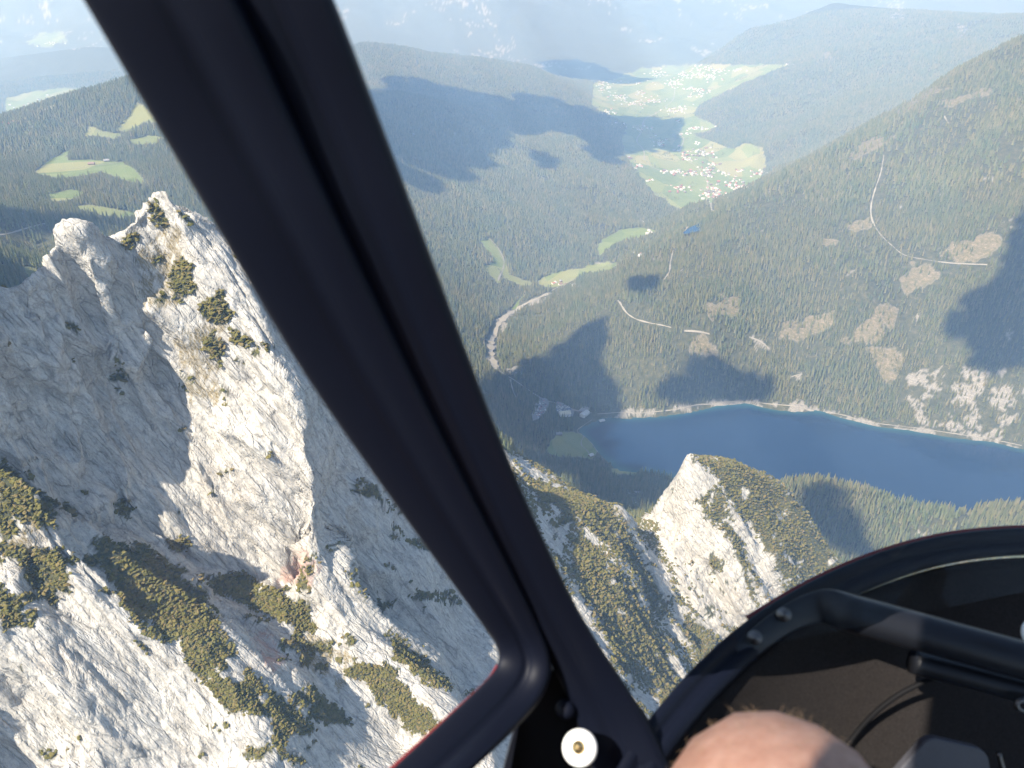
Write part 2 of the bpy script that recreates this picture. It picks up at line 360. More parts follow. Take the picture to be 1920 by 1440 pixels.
PINES = [   # dwarf mountain pine on the rock
 [(278,375),(300,376),(312,412),(328,432),(300,428),(284,400)], [(225,455),(250,435),(268,445),(258,462),(235,462)],
 [(318,540),(322,505),(345,483),(362,500),(367,548),(350,552)], [(368,572),(412,548),(442,592),(420,607),(382,602)],
 [(360,640),(405,618),(428,660),(410,684),(380,652)], [(430,608),(465,630),(478,652),(440,642)], [(290,480),(305,476),(302,492),(288,490)],
 [(0,858),(40,888),(100,938),(110,1000),(132,1112),(60,1105),(30,1060),(0,1040)], [(0,1095),(40,1130),(50,1172),(0,1178)],
 [(165,1000),(250,1020),(330,1058),(380,1108),(430,1200),(480,1268),(560,1330),(592,1372),(572,1432),(520,1422),(500,1342),(430,1332),(360,1262),(338,1200),(280,1195),(230,1130),(195,1070)],
 [(380,1080),(470,1078),(540,1120),(602,1182),(560,1172),(450,1132),(400,1112)],
 [(620,1225),(720,1252),(800,1328),(840,1382),(770,1372),(700,1302)], [(720,1178),(770,1208),(852,1292),(810,1292),(740,1232)], [(570,1282),(640,1328),(655,1362),(580,1352)],
 [(300,1010),(340,1005),(358,1025),(330,1032)], [(210,950),(240,945),(245,970),(225,972)],
 [(985,890),(1150,948),(1180,1000),(1205,1070),(1160,1040),(1100,985),(1040,985)], [(1070,1000),(1100,1010),(1180,1090),(1245,1200),(1280,1290),(1250,1330),(1190,1280),(1120,1170),(1080,1080)],
 [(1180,1010),(1215,1060),(1250,1150),(1235,1160),(1190,1080)], [(1280,1150),(1330,1180),(1350,1205),(1310,1240),(1290,1200)], [(1140,1210),(1175,1215),(1180,1260),(1150,1260)],
 [(1296,848),(1340,860),(1390,865),(1432,890),(1482,920),(1532,990),(1575,1062),(1520,1110),(1475,1125),(1452,1050),(1408,985),(1390,960),(1366,935),(1352,925),(1352,900),(1330,880)],
 [(1305,942),(1350,915),(1362,950),(1376,985),(1388,1020),(1425,1150),(1404,1112),(1370,1010),(1340,985)], [(1328,1050),(1350,1040),(1352,1070),(1335,1075)]]
OCHRE = [[(255,480),(300,430),(335,420),(352,480),(362,552),(290,582),(268,560)], [(330,625),(420,600),(405,760),(360,760),(340,690)], [(1130,955),(1160,950),(1180,985),(1150,990)], [(20,930),(90,990),(60,1080),(10,1000)], [(580,1180),(660,1230),(640,1300),(560,1240)]]
REDDISH = [[(520,1090),(560,1020),(600,1060),(585,1100)], [(470,1200),(500,1180),(535,1240),(510,1260)]]

# ------------------------------------------------------------------ terrain mesh
az = np.radians(np.r_[np.arange(-115, -51, 1.2), np.arange(-51, 49.01, 0.1), np.arange(50, 85, 1.2)])
NR = 960
fine = np.exp(np.arange(math.log(85.0), math.log(44000.0), 0.0016))
FX = np.sin(az)[:, None]*fine[None]; FY = np.cos(az)[:, None]*fine[None]
FH = height(FX, FY)
dz = np.diff(FH, axis=1); dd = np.diff(fine)[None]; mid = 0.5*(fine[1:]+fine[:-1])[None]
zz = 0.5*(FH[:, 1:]+FH[:, :-1]); slant = np.hypot(mid, CAMZ-zz)
back = (CAMZ-zz) + dz/dd*mid < 0                         # slopes turned away from the valley air
wgt = np.sqrt(dz**2+dd**2)/slant*np.where(back, 0.35, 1.0)*np.where(mid < 200, 0.5, 1.0)*np.where(mid > 9000, 0.6, 1)
k5 = np.ones(9)/9
wgt = np.apply_along_axis(lambda a: np.convolve(a, k5, 'same'), 0, wgt)+1e-6
cum = np.concatenate([np.zeros((len(az), 1)), np.cumsum(wgt, axis=1)], axis=1); cum /= cum[:, -1:]
GD = np.empty((len(az), NR)); GZ = np.empty((len(az), NR)); tt = np.linspace(0, 1, NR)
for i in range(len(az)):
    GD[i] = np.interp(tt, cum[i], fine); GZ[i] = np.interp(GD[i], fine, FH[i])
G = np.stack([np.sin(az)[:, None]*GD, np.cos(az)[:, None]*GD, GZ], -1)
def grid_normals(G):
    a = np.gradient(G, axis=0); b = np.gradient(G, axis=1); n = np.cross(b, a)
    n *= np.where(n[..., 2:] < 0, -1, 1)
    return n/np.maximum(np.linalg.norm(n, axis=-1, keepdims=True), 1e-9)
N = grid_normals(G)
for _ in range(5):
    for ax in (0, 1): N = (np.roll(N, 1, ax)+2*N+np.roll(N, -1, ax))/4
N /= np.maximum(np.linalg.norm(N, axis=-1, keepdims=True), 1e-9)
slope = N[..., 2]
# rock relief: flutes and slabs running down the fall line
dist = GD
rock_near = (1-sstep(950, 1120, dist))*(1-sstep(600, 760, dist)*(G[..., 0] < -50)*1.0)
rock_w = rock_near*sstep(60, 120, dist)*(1-0.8*np.exp(-((G[..., 0]-240)**2+(G[..., 1]-832)**2)/45.0**2))
sel = rock_w > 0.01
p = G[sel]; cvec = np.array([0.60, -0.18, -0.78]); cvec /= np.linalg.norm(cvec)
avec = np.cross(cvec, [0.2, 1, 0.1]); avec /= np.linalg.norm(avec); bvec = np.cross(cvec, avec)
qa, qb, qc = p@avec, p@bvec, p@cvec
wob = vnoise3(qa/70, qb/70, qc/90, 90)*9
disp = np.zeros(len(p))
for wl, amp, asp, sd in ((62, 8.0, 5.0, 1), (30, 7.5, 6.5, 2), (15, 4.8, 7.0, 3), (7.5, 2.2, 6.0, 4), (3.8, 1.25, 3.6, 5), (2.0, 0.65, 2.0, 6)):
    n = vnoise3((qa+wob)/wl + sd*3.7, (qb+wob*0.7)/wl, qc/(wl*asp), sd)
    if sd <= 3: n = (0.35-np.abs(n)**0.8)*1.7
    else: n = np.sqrt(np.abs(n))*1.5-0.8
    disp += amp*n
steep = 0.35+0.65*(1-sstep(0.55, 0.9, slope[sel]))
G[sel] += N[sel]*(disp*steep*rock_w[sel]*np.clip(dist[sel]/300, 0.5, 1.25))[:, None]
N = grid_normals(G)
U, Vp = project(G)
X_, Y_, Z_ = G[..., 0], G[..., 1], G[..., 2]
jit = 4.0+3.0*rock_near
JU = U + vnoise2(X_/7, Y_/7+Z_/5, 51)*jit + vnoise2(X_/2.4, Y_/2.4+Z_/2, 52)*jit*0.6
JV = Vp + vnoise2(X_/7+40, Y_/7+Z_/5, 53)*jit + vnoise2(X_/2.4+40, Y_/2.4+Z_/2, 54)*jit*0.6
def pk_(q):
    q = np.asarray(q, float); A = 0.5*abs(np.dot(q[:, 0], np.roll(q[:, 1], 1))-np.dot(q[:, 1], np.roll(q[:, 0], 1))); return min(1.0, A/max(np.ptp(q[:, 0]), 1)/32.0)
def polymask(polys, cond, ju=JU, jv=JV):
    m = np.zeros(ju.shape, bool)
    for q in polys: k = pk_(q) if ju is not JU else 1.0; m |= inpoly(U+(ju-U)*k, Vp+(jv-Vp)*k, q)
    return m & cond
nearm = dist < 1100
pine = polymask(PINES, nearm & (rock_near > 0.2))
patch = fbm2(X_, Y_+0.7*Z_, 16, 4, 61)
pine_extra = (rock_near > 0.5) & (patch > 0.42) & (N[..., 2] > 0.42) & ~pine & (dist > 150)
pine = pine & (patch > -0.42)
pineS = pine | pine_extra
ochre = polymask(OCHRE, nearm) & (fbm2(X_, Y_+Z_, 5, 3, 62) > -0.12)
red = polymask(REDDISH, nearm)
mead = np.zeros(U.shape, bool)
FU = U + vnoise2(X_/45, Y_/45, 55)*5; FV = Vp + vnoise2(X_/45+9, Y_/45, 56)*3
for poly, y0, y1 in MEADOWS: mead |= inpoly(FU, FV, poly) & (Y_ > y0) & (Y_ < y1)
farc = dist > 1100
JU2 = U + vnoise2(X_/25, Y_/25, 57)*14 + vnoise2(X_/70, Y_/70, 47)*14; JV2 = Vp + vnoise2(X_/25+9, Y_/25, 58)*8 + vnoise2(X_/70, Y_/70+9, 48)*8
clear = polymask(CLEAR, farc & (Y_ < 9000), JU2, JV2)
scree = polymask(SCREE, farc, JU2, JV2) | ((dist > 10500) & (fbm2(X_, Y_, 500, 6, 71, 0.75) > 0.27))
scree |= farc & (dist < 5000) & (N[..., 2] < 0.62) & (fbm2(X_, Y_, 90, 3, 72) > 0.1)
scree |= farc & (dist < 4200) & (X_ > 500) & (fbm2(X_, Y_, 60, 4, 73, 0.7) > 0.52) & (Z_ > 60)
scree &= fbm2(X_, Y_, 45, 4, 74, 0.7) > 0.02
forest = farc & ~mead & ~clear & ~scree
m1 = np.zeros(U.shape+(4,), np.float32); m2 = np.zeros(U.shape+(4,), np.float32); m1[..., 3] = 1; m2[..., 3] = 1
m1[..., 0] = np.clip(forest*1.0 + pineS*1.0, 0, 1); m1[..., 1] = mead; m1[..., 2] = clear
m2[..., 0] = ochre; m2[..., 1] = red; m2[..., 2] = rock_near
nA, nR = U.shape
ii, jj = np.meshgrid(np.arange(nA-1), np.arange(nR-1), indexing='ij')
quads = np.stack([ii*nR+jj, (ii+1)*nR+jj, (ii+1)*nR+jj+1, ii*nR+jj+1], -1).reshape(-1, 4)
fd = dist[:-1, :-1].ravel(); fx = X_[:-1, :-1].ravel(); fy = Y_[:-1, :-1].ravel()

# terrain material
T = NT('mountain_ground')
a1 = T.sep(T.attr('cover')); a2 = T.sep(T.attr('rockmask'))
def dotc(v, k):
    nd = T.n('ShaderNodeVectorMath', operation='DOT_PRODUCT'); T.l(T.pos(), nd.inputs[0]); nd.inputs[1].default_value = tuple(float(x)*k for x in v); return nd.outputs['Value']
cmb = T.n('ShaderNodeCombineXYZ'); T.l(dotc(avec, 1.0), cmb.inputs[0]); T.l(dotc(bvec, 1.0), cmb.inputs[1]); T.l(dotc(cvec, 0.20), cmb.inputs[2]); streak = cmb.outputs[0]
nz_big = T.noise(0.03, 4, 0.6, T.pos()); nz_mid = T.noise(0.22, 6, 0.65, streak); nz_fine = T.noise(1.1, 6, 0.7, streak)
def crack(scale, vec, sharp):
    vo = T.n('ShaderNodeTexVoronoi', feature='DISTANCE_TO_EDGE'); vo.inputs['Scale'].default_value = scale; T.l(vec, vo.inputs['Vector'])
    return T.ramp(vo.outputs['Distance'], [(0.0, 1.0), (sharp, 0.0)])
wv = T.n('ShaderNodeVectorMath', operation='MULTIPLY_ADD'); nzc = T.n('ShaderNodeTexNoise'); nzc.inputs['Scale'].default_value = 0.35; nzc.inputs['Detail'].default_value = 4
T.l(T.pos(), nzc.inputs['Vector']); T.l(nzc.outputs['Color'], wv.inputs[0]); wv.inputs[1].default_value = (1.5, 1.5, 0.5); T.l(streak, wv.inputs[2]); warp = wv.outputs[0]
cr1 = crack(0.16, warp, 0.10); cr2 = crack(0.50, warp, 0.16)
vf = T.n('ShaderNodeTexVoronoi'); vf.inputs['Scale'].default_value = 0.42; T.l(warp, vf.inputs['Vector'])
vf2 = T.n('ShaderNodeTexVoronoi'); vf2.inputs['Scale'].default_value = 1.2; T.l(warp, vf2.inputs['Vector'])
rockc = T.ramp(nz_mid, [(0.28, (0.33, 0.305, 0.265)), (0.45, (0.46, 0.43, 0.38)), (0.62, (0.57, 0.535, 0.475)), (0.8, (0.50, 0.465, 0.41))])
rockc = T.mix(T.ramp(nz_fine, [(0.32, 0.5), (0.42, 0.0)]), rockc, (0.17, 0.165, 0.15))
rockc = T.mix(T.math('MULTIPLY', T.math('MULTIPLY', cr1, T.ramp(T.noise(0.11, 4, 0.6, T.pos()), [(0.42, 0.0), (0.62, 1.0)])), 0.55), rockc, (0.10, 0.097, 0.09))
rockc = T.mix(T.math('MULTIPLY', T.math('MULTIPLY', cr2, T.ramp(T.noise(0.3, 4, 0.6, T.pos()), [(0.45, 0.0), (0.6, 1.0)])), 0.4), rockc, (0.13, 0.125, 0.115))
rockc = T.mix(T.ramp(T.noise(0.75, 7, 0.8, T.pos()), [(0.38, 0.40), (0.48, 0.0)]), rockc, (0.22, 0.21, 0.19))
rockc = T.mix(T.math('SUBTRACT', 1.0, a2[2]), rockc, T.mix(1.0, rockc, (0.55, 0.54, 0.52), 'MULTIPLY'))
rockc = T.mix(T.ramp(nz_big, [(0.55, 0.0), (0.75, 0.35)]), rockc, (0.40, 0.335, 0.27))
rockc = T.mix(T.math('MULTIPLY', a2[1], T.ramp(nz_mid, [(0.4, 0.2), (0.6, 0.8)])), rockc, (0.42, 0.23, 0.17))
grassn = T.noise(0.5, 5, 0.6, T.pos())
och = T.ramp(grassn, [(0.3, (0.12, 0.09, 0.035)), (0.7, (0.24, 0.18, 0.07))])
rockc = T.mix(T.math('MULTIPLY', a2[0], T.ramp(nz_fine, [(0.40, 0.95), (0.60, 0.25)])), rockc, och)
forc = T.ramp(T.noise(0.06, 5, 0.7, T.pos()), [(0.3, (0.035, 0.042, 0.022)), (0.58, (0.085, 0.082, 0.040)), (0.75, (0.17, 0.14, 0.085))])
vor = T.n('ShaderNodeTexVoronoi'); vor.inputs['Scale'].default_value = 0.0065; T.l(T.mapped((1, 0.55, 0), (0, 0, 0.5)), vor.inputs['Vector'])
fld = T.sep(vor.outputs['Color'])
meac = T.ramp(fld[0], [(0.0, (0.11, 0.15, 0.04)), (0.35, (0.15, 0.19, 0.055)), (0.6, (0.20, 0.22, 0.07)), (0.8, (0.27, 0.245, 0.10)), (1.0, (0.13, 0.17, 0.05))])
meac = T.mix(T.ramp(T.noise(0.02, 6, 0.6, T.pos()), [(0.4, 0.0), (0.7, 0.45)]), meac, (0.24, 0.25, 0.11))
clec = T.ramp(T.noise(0.12, 6, 0.75, T.pos()), [(0.3, (0.08, 0.09, 0.04)), (0.5, (0.16, 0.135, 0.075)), (0.62, (0.24, 0.19, 0.125)), (0.74, (0.40, 0.36, 0.31))])
c = T.mix(a1[0], rockc, forc); c = T.mix(a1[1], c, meac); c = T.mix(a1[2], c, clec)
T.col(c); T.b.inputs['Roughness'].default_value = 0.92; T.b.inputs['Specular IOR Level'].default_value = 0.15
hb = T.math('ADD', T.math('MULTIPLY', nz_mid, 1.2), T.math('MULTIPLY', nz_fine, 0.5))
hb = T.math('ADD', hb, T.math('MULTIPLY', vf.outputs['Distance'], -0.9)); hb = T.math('ADD', hb, T.math('MULTIPLY', vf2.outputs['Distance'], -0.35))
hb = T.math('SUBTRACT', hb, T.math('MULTIPLY', cr1, 0.5))
T.bump(hb, 1.0, 1.2)
def terrain_part(name, fsel, label):
    F = quads[fsel]; used = np.unique(F); remap = np.zeros(nA*nR, np.int64); remap[used] = np.arange(len(used))
    o = mesh_obj(name, G.reshape(-1, 3)[used], remap[F], [T.m], smooth=(name == 'terrain'))
    for nm, arr in (('cover', m1), ('rockmask', m2)):
        at = o.data.color_attributes.new(nm, 'FLOAT_COLOR', 'POINT'); at.data.foreach_set('color', arr.reshape(-1, 4)[used].ravel())
    tag(o, label, kind='structure'); return o
isl = (fd < 720) & (fx < 0.02*fy); ismid = (fd < 1120) & ~isl
terrain_part('rocky_mountain', isl, 'pale limestone massif with sunlit rib and dwarf pine on its ledges')
terrain_part('rock_peak', ismid, 'white limestone peak and pine covered ridge before the lake')
terrain_part('terrain', ~isl & ~ismid, 'wooded slopes, valley floor and hazy far mountains')

# ------------------------------------------------------------------ lake
def smooth_closed(P, it=3):
    P = np.array(P)
    for _ in range(it):
        Q = np.empty((2*len(P), P.shape[1])); R = np.roll(P, -1, 0)
        Q[0::2] = 0.75*P+0.25*R; Q[1::2] = 0.25*P+0.75*R; P = Q
    return P
def water_mat(name, deep, shallow):
    M = NT(name); s = M.attr('shore'); f = M.ramp(s, [(0.0, 1.0), (0.35, 0.55), (1.0, 0.0)])
    c = M.mix(f, deep, shallow); c = M.mix(M.ramp(M.noise(0.006, 4, 0.6, M.pos()), [(0.4, 0.0), (0.7, 0.25)]), c, tuple(x*1.25 for x in deep))
    M.col(c); M.b.inputs['Roughness'].default_value = 0.06; M.b.inputs['IOR'].default_value = 1.333
    M.bump(M.noise(0.6, 3, 0.5, M.pos()), 0.06, 0.3); return M.m
LP = smooth_closed(LAKExy, 2)
cx = LP.mean(0); gx = np.arange(LP[:, 0].min()-40, LP[:, 0].max()+40, 12.0); gy = np.arange(LP[:, 1].min()-40, LP[:, 1].max()+40, 12.0)
WX, WY = np.meshgrid(gx, gy, indexing='ij')
seg = np.roll(LP, -1, 0)-LP; dmin = np.full(WX.shape, 1e9)
for a, s in zip(LP, seg):
    t = np.clip(((WX-a[0])*s[0]+(WY-a[1])*s[1])/max(s@s, 1e-9), 0, 1)
    dmin = np.minimum(dmin, np.hypot(WX-a[0]-t*s[0], WY-a[1]-t*s[1]))
inside = inpoly(WX, WY, LP)
shore = np.where(inside, np.clip(dmin/28, 0, 1), 0)
na, nb = WX.shape; i2, j2 = np.meshgrid(np.arange(na-1), np.arange(nb-1), indexing='ij')
FQ = np.stack([i2*nb+j2, (i2+1)*nb+j2, (i2+1)*nb+j2+1, i2*nb+j2+1], -1).reshape(-1, 4)
okv = (inside | (dmin < 25)).ravel(); FQ = FQ[okv[FQ].all(1)]
VV = np.stack([WX, WY, np.zeros_like(WX)], -1).reshape(-1, 3)
used = np.unique(FQ); rm = np.zeros(len(VV), int); rm[used] = np.arange(len(used))
lake = mesh_obj('lake', VV[used], rm[FQ], [water_mat('lake_water', (0.003, 0.015, 0.044), (0.020, 0.075, 0.075))], smooth=True)
at = lake.data.color_attributes.new('shore', 'FLOAT_COLOR', 'POINT')
sv = shore.ravel()[used]; at.data.foreach_set('color', np.stack([sv, sv, sv, np.ones_like(sv)], -1).astype(np.float32).ravel())
tag(lake, 'long deep blue mountain lake', kind='structure')

# ------------------------------------------------------------------ roads, tracks and paths
ROADS = [  # (name, label, width m, pixels)
 ('forest_road', 'pale gravel forest road zigzagging up the right mountainside', 7, [(1657,292),(1652,325),(1637,365),(1630,402),(1642,430),(1670,460),(1692,480),(1740,490),(1800,496),(1850,499)]),
 ('forest_road', 'short gravel road piece high on the right slope', 7, [(1770,218),(1778,232)]),
 ('forest_road', 'gravel road bend in the woods above the lake hill', 8, [(1158,564),(1170,588),(1198,604),(1258,615)]),
 ('forest_road', 'gravel road continuing right through the woods above the lake', 8, [(1282,621),(1330,629)]),
 ('forest_road', 'gravel track down the wooded hill below the small lake', 7, [(1262,470),(1256,495),(1256,510),(1244,526)]),
 ('forest_road', 'pale curved track in the clearing left of the valley', 9, [(918,448),(935,466),(946,488),(944,505),(934,528)]),
 ('forest_road', 'gravel strip in the forest above the lake', 10, [(1405,633),(1425,641),(1442,655)]),
 ('forest_road', 'short gravel cut on the slope above the lake shore', 9, [(1484,708),(1504,703)]),
 ('shore_path', 'pale shore path along the far side of the lake', 4, [(1120,778),(1160,776),(1215,779),(1270,771),(1340,757),(1400,752),(1440,761),(1500,766),(1560,774),(1630,795),(1700,801),(1780,815),(1860,824),(1915,838)]),
 ('path', 'light path crossing the shaded meadow at the lake end', 5, [(1110,788),(1095,798),(1078,810),(1095,818),(1110,832),(1121,849)]),
 ('path', 'branch of the meadow path towards the lake end wood', 4, [(1095,818),(1087,834),(1102,846),(1106,856)]),
 ('valley_road', 'road from the lake car park down the wooded valley', 8, [(928,690),(945,702),(965,714),(982,726),(1000,738),(1020,752),(1045,757),(1068,768),(1110,775)]),
 ('forest_road', 'track forking off below the grey scree by the valley road', 7, [(957,712),(960,728),(968,748)]),
 ('stream_bed', 'pale gravel stream bed winding up the wooded valley from the lake', 34, [(932,694),(922,668),(919,645),(930,615),(948,594),(972,577),(1003,562),(1032,550)]),
 ('valley_road', 'pale valley road past the small meadows towards the reservoir', 13, [(1035,545),(1062,532),(1098,512),(1140,500),(1180,483),(1212,468),(1245,448),(1280,438)]),
 ('village_road', 'main road running through the valley meadows', 12, [(1337,400),(1325,372),(1328,345),(1318,322),(1290,302),(1272,282),(1285,262),(1272,250)]),
 ('village_road', 'pale road along the left side of the valley meadows', 12, [(1205,305),(1240,322),(1300,333)]),
 ('village_road', 'winding valley road past the shaded hamlet', 14, [(1208,300),(1208,280),(1190,265),(1205,245),(1205,225),(1240,205),(1262,190),(1266,165)]),
 ('dam_road', 'curved pale road along the small lake dam', 14, [(1282,437),(1290,425),(1310,416),(1332,408),(1336,396)]),
 ('alm_track', 'thin pale track across the alpine pasture', 5, [(62,325),(120,318),(180,311),(230,304)]),
 ('alm_track', 'thin track in the shaded wood on the far left', 5, [(0,443),(60,430),(90,420),(130,413)])]
road_m = plain('gravel', (0.27, 0.245, 0.205), 0.95, 0, 0.2, 0.15, 0.3)
CORR = []
LOTPX = [[(1012,747),(1025,747),(1031,760),(1022,772),(1006,789),(995,785),(1008,766)], [(1044,754),(1056,757),(1077,771),(1074,782),(1050,780),(1042,768)]]
OPENPX = LOTPX+[[(1085,770),(1115,774),(1130,782),(1105,796),(1090,790),(1080,780)]]
def resample(P, step):
    P = np.asarray(P); L = np.r_[0, np.cumsum(np.linalg.norm(np.diff(P, axis=0), axis=1))]
    t = np.linspace(0, L[-1], max(2, int(L[-1]/step)+1)); return np.stack([np.interp(t, L, P[:, k]) for k in range(P.shape[1])], -1)
for name, lab, wd, px in ROADS:
    P = np.array([ground(u, v)[:2] for u, v in px])
    for _ in range(2):
        if len(P) > 2:
            Q = np.empty((2*len(P)-2, 2)); Q[0::2] = .75*P[:-1]+.25*P[1:]; Q[1::2] = .25*P[:-1]+.75*P[1:]; P = np.vstack([P[:1], Q, P[-1:]])
    P = resample(P, 9.0); tdir = np.gradient(P, axis=0); tdir /= np.maximum(np.linalg.norm(tdir, axis=1, keepdims=True), 1e-6)
    nrm = np.c_[-tdir[:, 1], tdir[:, 0]]; ww = wd*(0.55+0.40*vnoise2(P[:, 0]/20, P[:, 1]/20, 5))[:, None]
    V = []
    for k in (-0.5, 0.5):
        q = P+nrm*ww*k; V.append(np.c_[q, np.maximum(height(q[:, 0], q[:, 1]), height(P[:, 0], P[:, 1])-1.0)+0.9])
    n = len(P); V = np.vstack(V); F = np.array([(i, i+1, n+i+1, n+i) for i in range(n-1)])
    tag(mesh_obj(name, V, F, [road_m], smooth=True), lab, kind='structure'); CORR.append((P, wd))
sl = [(1276,440),(1290,428),(1310,419),(1334,410),(1362,404),(1368,408),(1345,420),(1310,434)]
zs = max(ground(u, v)[2] for u, v in sl[:5])*0+float(np.median([ground(u, v)[2] for u, v in sl]))+2
P = smooth_closed([PZ(u, v, zs)[:2] for u, v in sl], 2)
pond = mesh_obj('pond', np.c_[P, np.full(len(P), zs)], [tuple(range(len(P)))], [water_mat('pond_water', (0.01, 0.04, 0.09), (0.01, 0.04, 0.09))])
tag(pond, 'small blue reservoir beside the curved road', kind='structure')

# ------------------------------------------------------------------ plants
def inst_random(M): return M.n('ShaderNodeObjectInfo').outputs['Random']
SP_ = NT('spruce_needles'); r_ = inst_random(SP_)
SP_.col(SP_.mix(SP_.ramp(SP_.noise(0.35, 3, 0.6, SP_.pos()), [(0.35, 0.0), (0.65, 1.0)]),
        SP_.ramp(r_, [(0.0, (0.060, 0.086, 0.036)), (0.5, (0.099, 0.120, 0.049)), (0.85, (0.137, 0.146, 0.060)), (1.0, (0.169, 0.153, 0.078))]),
        SP_.ramp(r_, [(0.0, (0.098, 0.125, 0.052)), (0.5, (0.137, 0.156, 0.065)), (1.0, (0.176, 0.169, 0.085))])))
big_ = SP_.ramp(SP_.noise(0.005, 5, 0.65, SP_.pos()), [(0.36, 0.0), (0.60, 0.95)])
old_ = SP_.b.inputs['Base Color'].links[0].from_socket
SP_.col(SP_.mix(big_, old_, SP_.ramp(inst_random(SP_), [(0.0, (0.098, 0.107, 0.039)), (0.6, (0.163, 0.156, 0.062)), (1.0, (0.215, 0.176, 0.088))])))
SP_.b.inputs['Roughness'].default_value = 0.8; SP_.b.inputs['Specular IOR Level'].default_value = 0.15
BU = NT('dwarf_pine_needles'); r_ = inst_random(BU)
BU.col(BU.mix(BU.ramp(BU.noise(1.2, 4, 0.7, BU.pos()), [(0.35, 0.0), (0.65, 1.0)]),
       BU.ramp(r_, [(0.0, (0.065, 0.064, 0.018)), (0.6, (0.105, 0.092, 0.027)), (1.0, (0.12, 0.095, 0.038))]),
       BU.ramp(r_, [(0.0, (0.115, 0.11, 0.032)), (0.7, (0.165, 0.14, 0.045)), (1.0, (0.18, 0.13, 0.06))])))
BU.b.inputs['Roughness'].default_value = 0.85; BU.b.inputs['Specular IOR Level'].default_value = 0.1
bark = plain('bark', (0.10, 0.075, 0.055), 0.9, 0, 0.2, 0.3, 3)
def spruce_mesh(name, seed, h, r, tiers, sides):
    R = random.Random(seed); V = []; F = []
    for t in range(tiers):
        f0 = t/tiers; z0 = h*(0.10+0.90*f0); z1 = z0+h*(0.90/tiers)*1.75; rr = r*(1-f0)**0.85*(0.9+0.25*R.random())+0.12
        c = len(V); ox, oy = R.uniform(-.15, .15), R.uniform(-.15, .15); V.append((ox*.3, oy*.3, min(z1, h)))
        ph = R.random()*6.28
        for k in range(sides*2):
            a = ph+math.pi*k/sides+R.uniform(-.1, .1); q = rr*(R.uniform(0.85, 1.15) if k % 2 == 0 else R.uniform(0.45, 0.65))
            V.append((ox+q*math.cos(a), oy+q*math.sin(a), z0+(R.uniform(-.03, .01)*h if k % 2 == 0 else 0.02*h)))
        for k in range(sides*2): F.append((c, c+1+k, c+1+(k+1) % (sides*2)))
    me = bpy.data.meshes.new(name); me.from_pydata(V, [], F); me.materials.append(SP_.m); return me
def trunk_mesh(h, r):
    V = []; F = []
    for k in range(6):
        a = k*math.pi/3; V += [(r*math.cos(a), r*math.sin(a), -2.0), (r*.25*math.cos(a), r*.25*math.sin(a), h*.9)]
    for k in range(6): F.append((2*k, 2*((k+1) % 6), 2*((k+1) % 6)+1, 2*k+1))
    me = bpy.data.meshes.new('trunk'); me.from_pydata(V, [], F); me.materials.append(bark); return me
def bush_mesh(name, seed):
    R = np.random.default_rng(seed); V = []; F = []
    for k in range(5):
        c = np.array([R.uniform(-.6, .6), R.uniform(-.6, .6), R.uniform(.15, .4)]); rad = R.uniform(.4, .65); b = len(V)
        V.append(c+[0, 0, rad*.8])
        for ring, (rz, rr) in enumerate(((.45, .8), (-.2, 1.0))):
            for m in range(7):
                a = m*2*math.pi/7+ring*.4; q = rad*rr*R.uniform(.75, 1.2); V.append(c+[q*math.cos(a), q*math.sin(a), rad*rz*R.uniform(.7, 1.3)])
        for m in range(7):
            n_ = (m+1) % 7; F.append((b, b+1+m, b+1+n_)); F += [(b+1+m, b+8+m, b+1+n_), (b+1+n_, b+8+m, b+8+n_)]
    me = bpy.data.meshes.new(name); me.from_pydata([tuple(v) for v in V], [], F); me.materials.append(BU.m); return me
